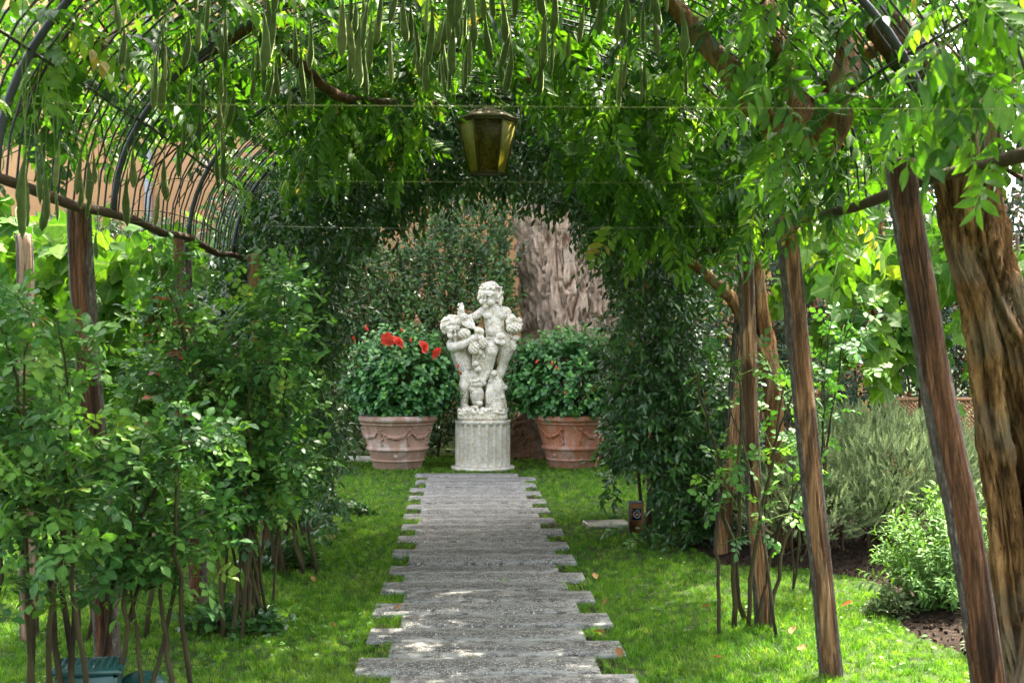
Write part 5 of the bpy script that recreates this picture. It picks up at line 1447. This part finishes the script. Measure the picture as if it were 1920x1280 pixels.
# fruit, grapes, leaves, drapery
rs2 = np.random.default_rng(14)
def grapes(ctr, rad, n, r=.018, pts=None, seed=0):
    cl = Clay(); q = np.random.default_rng(seed); cl.ball(ctr, np.asarray(rad) * .82)
    for k in range(n):
        ph = math.acos(1 - 2 * (k + .5) / n); az = k * 2.39996
        d = np.array([math.sin(ph) * math.cos(az), math.sin(ph) * math.sin(az), math.cos(ph)])
        cl.ball(np.asarray(ctr) + d * rad, r * q.uniform(.85, 1.1), None, 1)
    return cl
for i, (p, rad, n, r) in enumerate([(z1(690, 935, -.16), (.052, .048, .066), 64, .0155), (z1(575, 760, -.15), (.056, .045, .05), 50, .0165), (z1(568, 565, -.13), (.045, .04, .042), 44, .0135),
                                    (z1(755, 740, -.12), (.045, .04, .042), 42, .0135), (z1(800, 880, -.13), (.05, .04, .055), 52, .0125), (z1(1175, 690, -.10), (.075, .06, .055), 60, .017),
                                    (z2(725, 230, -.06), (.052, .05, .040), 44, .0145), (z1(1005, 850, -.10), (.055, .03, .05), 46, .0145), (z1(1170, 905, -.06), (.03, .03, .055), 34, .0145), (z1(745, 1000, -.10), (.05, .04, .06), 44, .0155)]):
    grapes(p, rad, n, r, seed=i).fuse('grape_bunch', M['stone'], statue, .0045, 1)
for p, rad in ((z1(505, 620, -.14), .034), (z1(1120, 620, -.10), .042), (z1(1240, 605, -.08), .038), (z1(1180, 590, -.06), .034), (z1(1205, 812, -.07), .040), (z1(755, 995, -.13), .036), (z1(705, 1130, -.14), .037), (z1(742, 1200, -.14), .042),
               (z1(938, 1245, -.13), .041), (z2(490, 320, -.13), .03), (z2(800, 235, -.05), .034), (z1(495, 680, -.13), .026), (z1(1260, 650, -.07), .026), (z1(800, 1040, -.10), .032)):
    Clay().ball(p, (rad, rad, rad * .95), None, 3).ball(p + [0, -rad * .5, rad * .86], rad * .2).fuse('fruit', M['stone'], statue, .006, 2, .0015, int(rad * 1e4))
c = Clay()     # sheaf of vine tips standing over the small cherub's head
c.limb([z1(520, 640, -.12), z1(535, 520, -.12), z1(545, 400, -.11)], [.030, .040, .016], 7)
for k in range(26):
    t = rs2.random(); c.ball(z1(495 + 75 * rs2.random(), 400 + 150 * t, -.14 + .02 * rs2.random()), .011, None, 1)
for k in range(6): c.limb([z1(505 + k * 13, 560, -.145), z1(510 + k * 11, 470, -.152), z1(530 + k * 4, 395, -.12)], [.009, .010, .006], 5)
c.fuse('sheaf', M['stone'], statue, .005, 2)
c = Clay()     # broad leaf laid over the bunch and more leaves down the middle
for (p, q, w) in (((545, 610), (700, 700), .040), ((590, 600), (690, 680), .045), ((730, 780), (820, 850), .030), ((770, 820), (800, 920), .03), ((960, 790), (1080, 800), .03), ((940, 830), (1040, 880), .035), ((1060, 850), (1010, 900), .03), ((1130, 560), (1190, 580), .03), ((700, 700), (790, 760), .028)):
    a_ = z1(*p, -.13); b_ = z1(*q, -.14); m_ = (a_ + b_) / 2 + [0, -.02, .008]
    d_ = nrm(b_ - a_); L_2 = np.linalg.norm(b_ - a_)
    R = frames(np.array([d_]), np.array([[0, -1, .4]]))[0]
    c.ball(m_, (w, L_2 * .6, .014), R)
    for s_ in (-1, 1): c.ball(m_ + R @ [s_ * w * .7, -.01, .004], (w * .55, L_2 * .35, .012), R)
    c.limb([a_ + [0, -.012, 0], m_ + [0, -.016, 0], b_ + [0, -.01, 0]], [.006, .007, .004], 5)
c.fuse('leaf_spray', M['stone'], statue, .0055, 2, .002, 5)
c = Clay()     # drapery and falling stalks between the figures
c.limb([z1(720, 800, -.10), z1(830, 818, -.105), z1(935, 822, -.10), z1(1000, 800, -.09)], [.010, .011, .010, .010], 8)
c.limb([z1(720, 830, -.10), z1(830, 835, -.10), z1(930, 830, -.10)], [.008, .009, .008], 8)
for k in range(7): c.limb([z1(700 + k * 18, 960 + 10 * (k % 3), -.09), z1(690 + k * 22, 1090, -.085 + .01 * (k % 2)), z1(700 + k * 26, 1290, -.06)], [.020, .024, .018], 8)
c.limb([z1(560, 1190, -.09), z1(660, 1180, -.10)], [.012, .012], 8)
c.box(z1(790, 1080, .02), (.22, .12, .46))
c.fuse('drapery', M['stone'], statue, .0065, 3, .003, 6)
c = Clay()     # upturned vase
prof = [(0.02, .030), (.06, .052), (.14, .078), (.22, .082), (.275, .060), (.30, .052), (.315, .070), (.34, .074)]
b0 = z2(545, 510, -.10)
zz_ = np.linspace(.02, .34, 26)
for z_, r_ in zip(zz_, np.interp(zz_, [q_[0] for q_ in prof], [q_[1] for q_ in prof])):
    c.ball(b0 + [0, 0, z_ * .72], (r_ * .98, r_ * .9, .018))
c.ball(z2(575, 470, -.16), (.040, .028, .028)); c.ball(z2(520, 512, -.16), (.045, .03, .022))
c.limb([z2(470, 320, -.10), z2(480, 230, -.11), z2(560, 210, -.14), z2(620, 250, -.10)], [.024, .026, .024, .03], 7)
c.limb([z2(620, 210, -.10), z2(520, 225, -.15)], [.03, .02], 6)
c.fuse('vase', M['stone'], statue, .006, 3, .0015, 7)
c = Clay()     # tree stump with sawn face and knot
c.limb([z2(770, 510, -.02), z2(765, 400, -.02), z2(750, 280, -.02)], [.112, .100, .105], 8)
c.limb([z2(690, 500, -.06), z2(690, 300, -.06)], [.055, .05], 7)
R = rotm(.25, 0, 0)
c.ball(z2(685, 390, -.115), (.052, .016, .10), R)
c.ball(z2(830, 400, -.115), (.022, .018, .03)); c.ball(z2(845, 300, -.04), (.05, .06, .04))
for k in range(9): c.limb([z2(650 + 24 * k, 285 + 6 * (k % 2), -.10 + .012 * abs(k - 4)), z2(665 + 22 * k, 275, -.09)], [.014, .012], 3)
c.fuse('tree_stump', M['stone'], statue, .006, 3, .003, 8)
c = Clay()     # rocky ground of the statue
c.box((-.005, .0, .052), (.53, .40, .104))
for k in range(150):
    x = rs2.uniform(-.26, .25); d = rs2.uniform(-.21, .15); z_ = .085 + .035 * rs2.random() + .05 * np.clip(d + .1, 0, .2)
    c.ball((x, d, z_), rs2.uniform(.014, .040, 3), None, 1)
for k in range(60): c.ball((rs2.uniform(-.26, .25), -.20 + rs2.uniform(-.008, .01), rs2.uniform(.06, .125)), rs2.uniform(.012, .028, 3), None, 1)
c.fuse('rock_base', M['stone'], statue, .006, 1, .004, 9)

# ------------------------------------------------------------------ pots with hibiscus
def pot(label, cx, cy, mat, seed, swags, turn):
    q = np.random.default_rng(seed); b = np.array([cx, cy, 0.0]); root = thing('terracotta_pot', label, 'flower pot', b, 'large terracotta pots', turn)
    prof = [(.255, 0), (.262, .012), (.278, .085), (.283, .088), (.292, .092), (.294, .105), (.288, .112), (.290, .116), (.318, .200), (.322, .206), (.336, .210), (.343, .222), (.340, .238), (.330, .246), (.326, .252),
            (.392, .478), (.398, .486), (.412, .490), (.414, .500), (.406, .508), (.412, .516), (.434, .522), (.447, .540), (.448, .558), (.438, .578), (.420, .588), (.395, .588), (.380, .575), (.372, .545)]
    MB().lathe(prof, 72, fn=lambda r, z, th: r * (1 + .004 * np.sin(3 * th + seed) + .003 * np.sin(7 * th))).build('body', mat, root)
    MB().lathe([(.372, .548), (.2, .555), (.02, .56)], 40, caps=False).build('soil', M['soil'], root)
    def surf(a, z, off=0.0):
        r = np.interp(z, [.252, .478], [.326, .392]) + off; return np.array([r * math.cos(a), r * math.sin(a), z])
    for a0, a1 in swags:
        c = Clay()
        for k in range(26):
            t = k / 25; a = a0 + (a1 - a0) * t; z = .440 - .085 * math.sin(math.pi * t) ** .8
            s_ = .010 + .014 * math.sin(math.pi * t)
            c.ball(surf(a, z + q.uniform(-.01, .01), .004), s_ * q.uniform(.7, 1.1), None, 1)
            if k % 2: c.ball(surf(a + q.uniform(-.02, .02), z + q.uniform(-.02, .02), .006), s_ * .8, None, 1)
        for a in (a0, a1):
            c.limb([surf(a, .455, .004), surf(a, .32, .003)], [.011, .013], 8)
            for k in range(9): c.ball(surf(a + q.uniform(-.045, .045), .28 + k * .02, .006), q.uniform(.010, .019), None, 1)
            c.ball(surf(a, .445, .006), .022, None, 1)
        c.fuse('garland', mat, root, .006, 1)
    c = Clay(); am = (swags[0][0] + swags[0][1]) / 2
    p = np.array([.303 * math.cos(am), .303 * math.sin(am), .155]); c.ball(p, .016)
    for k in range(7): c.ball(p + .020 * np.array([-math.sin(am) * math.cos(k * .9), math.cos(am) * math.cos(k * .9), math.sin(k * .9)]), .010, None, 1)
    c.fuse('rosette', mat, root, .0055, 1)
    return root
PA = np.array([-.655, 15.55, 0]); PBt = np.array([1.262, 15.6, 0])
pot('pale pinkish terracotta pot with garland relief, left of the statue', PA[0], PA[1], M['pot_a'], 3, [(-2.05, -1.18), (-1.18 + .0, -.35), (-3.0, -2.05)], 0)
pot('orange terracotta pot with pale rim, right of the statue', PBt[0], PBt[1], M['pot_b'], 4, [(-2.75, -1.98), (-1.42, -.55)], 0)
HT = [T_leaf(.082, .033, .22, .22, .38, (.18, .42, .75)), T_leaf(.065, .028, .30, .3, .38, (.18, .42, .75))]
def T_flower(rng, red=True):
    ps = []
    for ring, (m, L, el) in enumerate(((6, .060, .30), (6, .048, .75), (5, .034, 1.15))):
        for k in range(m):
            az = k * 6.283 / m + ring * .5 + rng.uniform(-.15, .15)
            d = [math.cos(az) * math.cos(el), math.sin(az) * math.cos(el), math.sin(el)]
            ps.append(T_place(T_leaf(L, L * .48, rng.uniform(-.2, .35), .35, .68, (.3, .65, .88)), d, [-math.cos(az) * .5, -math.sin(az) * .5, 1], [0, 0, .005 * ring], rng.uniform(.85, 1.15), rng.uniform(-.3, .3)))
    return T_join(ps)
FT = [T_flower(rr) for _ in range(3)]
FM = []
for T in FT:
    A = T[2].copy(); A[:, 2] = np.clip(A[:, 2] + .4, 0, 1); me = make_mesh('flower', T[0], T[1], lc=A); me.materials.append(M['petal']); FM.append(me)
bud = MB(); bud.lathe([(.003, 0), (.010, .012), (.011, .03), (.006, .05), (.002, .058)], 8); budme = make_mesh('bud', np.vstack(bud.V), np.vstack(bud.T), np.vstack(bud.Q), lc=np.tile([.5, .5, .3], (bud.n, 1))); budme.materials.append(M['petal'])
def hibiscus(label, base, ctr, rad, seed, flowers, buds, nros=520):
    q = np.random.default_rng(seed); root = thing('hibiscus', label, 'potted shrub', base, 'hibiscus shrubs in the pots'); b = np.array(base); ctr = np.array(ctr); rad = np.array(rad)
    n = nros; d = q.normal(0, 1, (n, 3)); d = nrm(d); d = d[d[:, 2] > -.80]; n = len(d)
    lump = 1 + .16 * fbm(d * 2.4, seed, 2)
    P1 = ctr + d * rad * (lump * q.uniform(.80, 1.05, n))[:, None]; P1[:, 2] = np.maximum(P1[:, 2], b[2] - .05)
    P0 = b + (P1 - b) * .45 + q.normal(0, .03, (n, 3)); P0[:, :2] = b[:2] + (P1[:, :2] - b[:2]) * .5
    C = P0 * .4 + P1 * .6 + [0, 0, .03]
    # woody stems
    m = 26; j = q.integers(0, n, m)
    V, Q = twig_mesh(np.tile([0, 0, -.02], (m, 1)) + q.normal(0, .05, (m, 3)) * [1, 1, 0], (P0[j] - b) * .5 + [0, 0, .1], P0[j] - b, .012, .005, 6, 5); o = obj('stems', make_mesh('stems', V, None, Q), M['twig'], root); o['kind'] = 'stuff'
    V, Q = twig_mesh(P0 - b, C - b, P1 - b, .004, .002, 4, 4); o = obj('twigs', make_mesh('twigs', V, None, Q), M['green_stem'], root); o['kind'] = 'stuff'
    pos, a, nn, t = on_twigs(q, P0, C, P1, 9, .45, 1, 75, .12, .8, .3, 'spiral')
    nn[:, 1] -= .45
    k9 = np.repeat(q.random(n), 9)
    S = q.uniform(.75, 1.15, len(pos)) * (1.15 - .5 * np.clip((t - .7) / .3, 0, 1))
    leaves(root, HT, pos, a, nn, S, np.clip(.1 + .4 * k9 + .45 * np.clip((t - .75) / .25, 0, 1) + q.normal(0, .06, len(pos)), 0, 1), M['hibiscus'], 300, rng=q)
    for i, (u, v, Y, s) in enumerate(flowers):
        o = bpy.data.objects.new('flower', FM[i % 3]); COL.objects.link(o); o.parent = root; o.location = at(u, v, Y) - b; o.scale = (s, s, s)
        o.rotation_euler = (1.0 + q.normal(0, .2), q.normal(0, .3), q.uniform(0, 6))
    for i, (u, v, Y) in enumerate(buds):
        o = bpy.data.objects.new('bud', budme); COL.objects.link(o); o.parent = root; o.location = at(u, v, Y) - b; o.scale = (1.05, 1.05, .95); o.rotation_euler = (q.normal(0, .5), q.normal(0, .5), 0)
    return root
hibiscus('rounded hibiscus shrub with open red flowers, in the pale left pot', PA + [0, 0, .56], PA + [.03, -.02, 1.0], (.70, .58, .58), 5,
         [(729, 637, 15.02, 1.3), (746, 641, 14.98, 1.3), (793, 650, 14.97, 1.3), (820, 663, 14.95, 1.3), (661, 636, 15.1, .9), (633, 675, 15.0, .6)], [(684, 617, 15.1), (690, 622, 15.1), (770, 642, 15.0), (858, 690, 14.95), (866, 702, 14.95), (667, 689, 14.95), (756, 623, 15.2)])
hibiscus('rounded hibiscus shrub with only closed red buds, in the orange right pot', PBt + [0, 0, .56], PBt + [-.05, -.02, 1.0], (.74, .58, .58), 6, [],
         [(1036, 685, 15.0), (1044, 694, 15.0), (1004, 682, 15.0), (1060, 737, 14.95)])

# ------------------------------------------------------------------ lantern under the arch
LB = at(914, 222, 9.25); LB[2] -= .02
lan = thing('lantern', 'hanging hexagonal lantern with dirty yellow panes, under the far end of the pergola', 'lantern', LB)
ztop, zbot, rt_, rb_ = 0.0, -.335, .190, .115
an = [math.radians(k * 60 + 30 - 2) for k in range(6)]
an = [math.radians(k * 60) for k in range(6)]
T6 = [np.array([rt_ * math.cos(a), rt_ * math.sin(a), ztop]) for a in an]; B6 = [np.array([rb_ * math.cos(a), rb_ * math.sin(a), zbot]) for a in an]
for k in range(6):
    MB().tube(np.array([T6[k], B6[k]]), .0075, 6).build('corner_bar', M['lamp_frame'], lan)
    a, b_, c_, d_ = T6[k], T6[(k + 1) % 6], B6[(k + 1) % 6], B6[k]
    ins = lambda p, q, r: p * (1 - r) + q * r
    ctr = (a + b_ + c_ + d_) / 4; nrm_ = nrm(np.cross(b_ - a, d_ - a)); nrm_ = nrm_ * np.sign(nrm_ @ (ctr * [1, 1, 0]))
    V = [ins(x, ctr, .05) - nrm_ * .003 for x in (a, b_, c_, d_)] + [ins(x, ctr, .05) for x in (a, b_, c_, d_)]
    me = make_mesh('pane', V, None, [[0, 1, 2, 3], [7, 6, 5, 4], [0, 4, 5, 1], [1, 5, 6, 2], [2, 6, 7, 3], [3, 7, 4, 0]], smooth=False)
    obj('pane', me, M['pane_clear' if k in (4, 1) else 'pane'], lan)
for nm, P6, r in (('top_rim', T6, .011), ('bottom_rim', B6, .008)):
    mb = MB()
    for k in range(6): mb.tube(np.array([P6[k], P6[(k + 1) % 6]]), r, 6)
    mb.build(nm, M['lamp_frame'], lan, smooth=False)
MB().lathe([(.205, .008), (.207, .016), (.16, .040), (.10, .070), (.04, .088), (.012, .10)], 6).build('cap', M['lamp_frame'], lan, smooth=False)
mb = MB(); mb.lathe([(.11, zbot - .004), (.11, zbot + .004)], 6); mb.build('bottom_plate', M['lamp_frame'], lan, smooth=False)
mb = MB(); hz = float(roof_z(LB[0])) - LB[2]
mb.tube(np.array([[0, 0, .095], [0, 0, max(hz, .16)]]), .004, 6); mb.build('hanger', M['rod'], lan)
soc = MB().tube(np.array([[0, 0, 0], [0, 0, -.085]]), .014, 10).build('socket', M['rod'], lan)
MB().lathe([(.010, -.075), (.013, -.085), (.028, -.115), (.032, -.14), (.026, -.163), (.012, -.175), (.002, -.178)], 16).build('bulb', M['bulb'], lan)

# ------------------------------------------------------------------ path light, box, lattice, trellis
LP = gz(at(1180, 998, 10.45)); LP[0] += .05
pl = thing('path_light', 'small rusty orange path light with round blue emblem, at the right jasmine foot', 'garden light', LP, rz=-.08)
mb = MB(); mb.box((0, .03, .115), (.112, .07, .23), None, .004); mb.build('body', M['grey_metal'], pl, smooth=False)
mb = MB(); mb.box((.004, -.0095, .115), (.098, .008, .222), None, .002); mb.build('face', M['corten'], pl, smooth=False)
mb = MB(); mb.box((.004, -.0155, .150), (.066, .005, .085), None, .001); em = mb.build('emblem', M['blue_lens'], pl, smooth=False)
def yring(r, w, c, mat, name, a0=0, a1=6.283):
    t = np.linspace(a0, a1, 25); P = np.stack([c[0] + r * np.cos(t), np.full(25, c[1]), c[2] + r * np.sin(t)], -1)
    return MB().tube(P, w, 5).build(name, mat, em)
yring(.024, .0030, (.006, -.0185, .148), M['lens_ring'], 'emblem_ring', 1.8, 7.2)
MB().ball((.008, -.0185, .146), (.013, .003, .012), None, 2).build('emblem_centre', M['lens_core'], em)
mb = MB()
for dz in (.012, .022): mb.box((.012, -.0185, .157 + dz), (.026, .002, .0035))
mb.box((.010, -.0185, .122), (.022, .002, .005)); mb.build('emblem_bar', M['lens_ring'], em, smooth=False)
mb = MB(); mb.box((0, .03, .2345), (.120, .078, .008), None, .003); mb.build('top_plate', M['grey_metal'], pl, smooth=False)
sl = obj('stepping_stone', None)
bpy.data.objects.remove(sl)
mb = MB(); mb.box((0, 0, .012), (.34, .26, .04), None, .01); p = gz(at(1138, 984, 10.9)); ss = mb.build('flat_stone', M['stone2'], None, p, smooth=False); ss.rotation_euler = (0, 0, .1); tag(ss, 'flat pale stone lying in the lawn beside the path light', 'stone')

GBX = gz(at(168, 1300, 5.75)); gb = thing('garden_box', 'dark green plastic garden box with ridged lid, under the near rose canes', 'box', GBX, rz=.12); gb.scale = (.95, .95, .82)
mb = MB(); mb.box((0, 0, .09), (.26, .22, .18), None, .02); mb.build('body', M['box_green'], gb)
mb = MB(); mb.box((0, 0, .192), (.29, .25, .028), None, .010); lid = mb.build('lid', M['box_green'], gb)
for k in range(9):
    mb = MB(); mb.box((-.112 + k * .028, 0, .2085), (.012, .21, .006), None, .002); mb.build('ridge', M['box_green'], lid, smooth=False)
mb = MB()
cv = MB().lathe([(.105, 0), (.104, .06), (.095, .10), (.07, .13), (.035, .145), (.004, .148)], 28, c=(.215, .04, 0)).build('domed_cover', M['box_green'], gb)

def lattice(label, u0, u1, v0, Y, h):
    a = gz(at(u0, 800, Y)); b_ = gz(at(u1, 800, Y)); L = b_[0] - a[0]; root = thing('lattice_fence', label, 'fence', a)
    mb = MB(); sp = .042
    k = -h
    while k < L:
        for sg in (1, -1):
            x0, x1 = (k, k + h) if sg == 1 else (k + h, k)
            P = np.array([[x0, .004 * sg, 0.05], [x1, .004 * sg, h]])
            for i, j in ((0, 1), (1, 0)):
                if P[i, 0] < 0: t = (0 - P[i, 0]) / (P[j, 0] - P[i, 0]); P[i] = P[i] + (P[j] - P[i]) * t
                if P[i, 0] > L: t = (L - P[i, 0]) / (P[j, 0] - P[i, 0]); P[i] = P[i] + (P[j] - P[i]) * t
            if np.linalg.norm(P[1] - P[0]) > .03: mb.tube(P, .008, 4)
        k += sp
    o = mb.build('slats', M['lattice'], root, smooth=False); o['kind'] = 'stuff'
    for z_ in (.05, h): MB().box((L / 2, -.012, z_), (L, .02, .035)).build('rail', M['lattice'], root, smooth=False)
    for x_ in (0, L): MB().box((x_, .01, h / 2), (.04, .03, h)).build('end_post', M['lattice'], root, smooth=False)
lattice('orange brown diagonal lattice fence showing through the rusty hedge', 1660, 1905, 740, 14.05, .82)

# wooden stakes and wires of the vine trellises
stk = thing('vine_trellis', 'bleached wooden stakes and wires carrying the left grape vine', 'trellis', gz(at(55, 1190, 7.0)))
SB = np.array(stk.location)
rough_post('stake', gz(at(56, 1190, 7.0), -.04), at(44, 440, 7.0), .040, 41, M['post_pale'], stk, SB, 18, 40, .25)
rough_post('stake', gz(at(284, 1050, 9.1), -.04), at(278, 470, 9.1), .032, 42, M['post_pale'], stk, SB, 16, 40, .25)
for z_ in (.9, 1.45, 1.9):
    A_ = gz(at(56, 1190, 7.0), z_); B_ = gz(at(284, 1050, 9.1), z_); MB().tube(np.array([A_ - SB, (A_ + B_) / 2 - SB - [0, 0, .015], B_ - SB]), .0018, 4).build('trellis_wire', M['steel_wire'], stk)
st2 = thing('vine_trellis', 'thin grey stakes and wires behind the rosemary, carrying the right grape vine', 'trellis', gz(at(1480, 1010, 10.2)))
SB = np.array(st2.location)
for u in (1484, 1560, 1720, 1905): MB().tube(smooth_path([gz(at(u, 1010, 10.25), -.03) - SB, at(u + 6, 700, 10.25) - SB, at(u + 2, 440, 10.25) - SB], 10), .014, 8).build('stake', M['twig'], st2)
for v in (440, 520, 745): MB().tube(np.array([at(1484, v - 2, 10.23) - SB, at(1700, v + 1, 10.23) - SB, at(1925, v - 2, 10.23) - SB]), .0022, 4).build('trellis_wire', M['steel_wire'], st2)

# low edging behind the left pot, fallen leaves
mb = MB(); mb.box((0, 0, .03), (1.1, .06, .08), None, .01); p = gz(at(660, 850, 16.3)); e = mb.build('edging_stone', M['stone2'], None, p, smooth=False); tag(e, 'low stone edging at the foot of the laurel hedge behind the left pot', 'edging')
rl = np.random.default_rng(9)
def fallen(u, v, label, mat, s, seed, red=False):
    p = gz(at(u, v, 1.0 * FPX * 1.5 / (v - 620)), .035)
    T = T_leaf(.07 * s, .024 * s, .55, -.35, .45, (.2, .45, .75)); A = T[2].copy(); A[:, 2] = rl.random()
    me = make_mesh('fallen_leaf', T[0], T[1], lc=A); o = obj('petal' if red else 'fallen_leaf', me, mat, None, p); o.rotation_euler = (rl.normal(0, .3), rl.normal(0, .3), rl.uniform(0, 6))
    tag(o, label, 'petal' if red else 'leaf')
fallen(1578, 1153, 'red fallen flower petal on the lawn near the planting bed', M['petal'], .9, 1, True)
for u, v, l in ((1118, 1098, 'dry brown leaf on the lawn, right of the slabs midway along the path'), (1128, 1150, 'curled pale dry leaf on the grass just right of the path, below the middle'), (1136, 1200, 'dry leaf at the right end of a slab near the front'),
                (745, 1154, 'dry leaf on the left end of a path slab'), (1482, 1208, 'dry brown leaf on the grass left of the leaning pale post'), (1335, 1250, 'tan dry leaf on the near lawn between the path and right posts'),
                (1050, 993, 'small orange dry leaf on a slab end in the far half'), (590, 1100, 'pale dry leaf on the left lawn in front of the dense rose'), (1495, 1232, 'small dry leaf on the lawn near the front, left of the leaning pale post'), (1316, 1155, 'dry leaf on the lawn left of the bare rose canes'),
                (1165, 1250, 'dry leaf beside the nearest slab on the right'), (622, 1184, 'tan dry leaf on the lawn left of the near slabs'), (800, 865, 'yellow brown dry leaf on the grass between left pot and pedestal')):
    fallen(u, v, l, M['brown_leaf'], rl.uniform(.6, .95), 2)
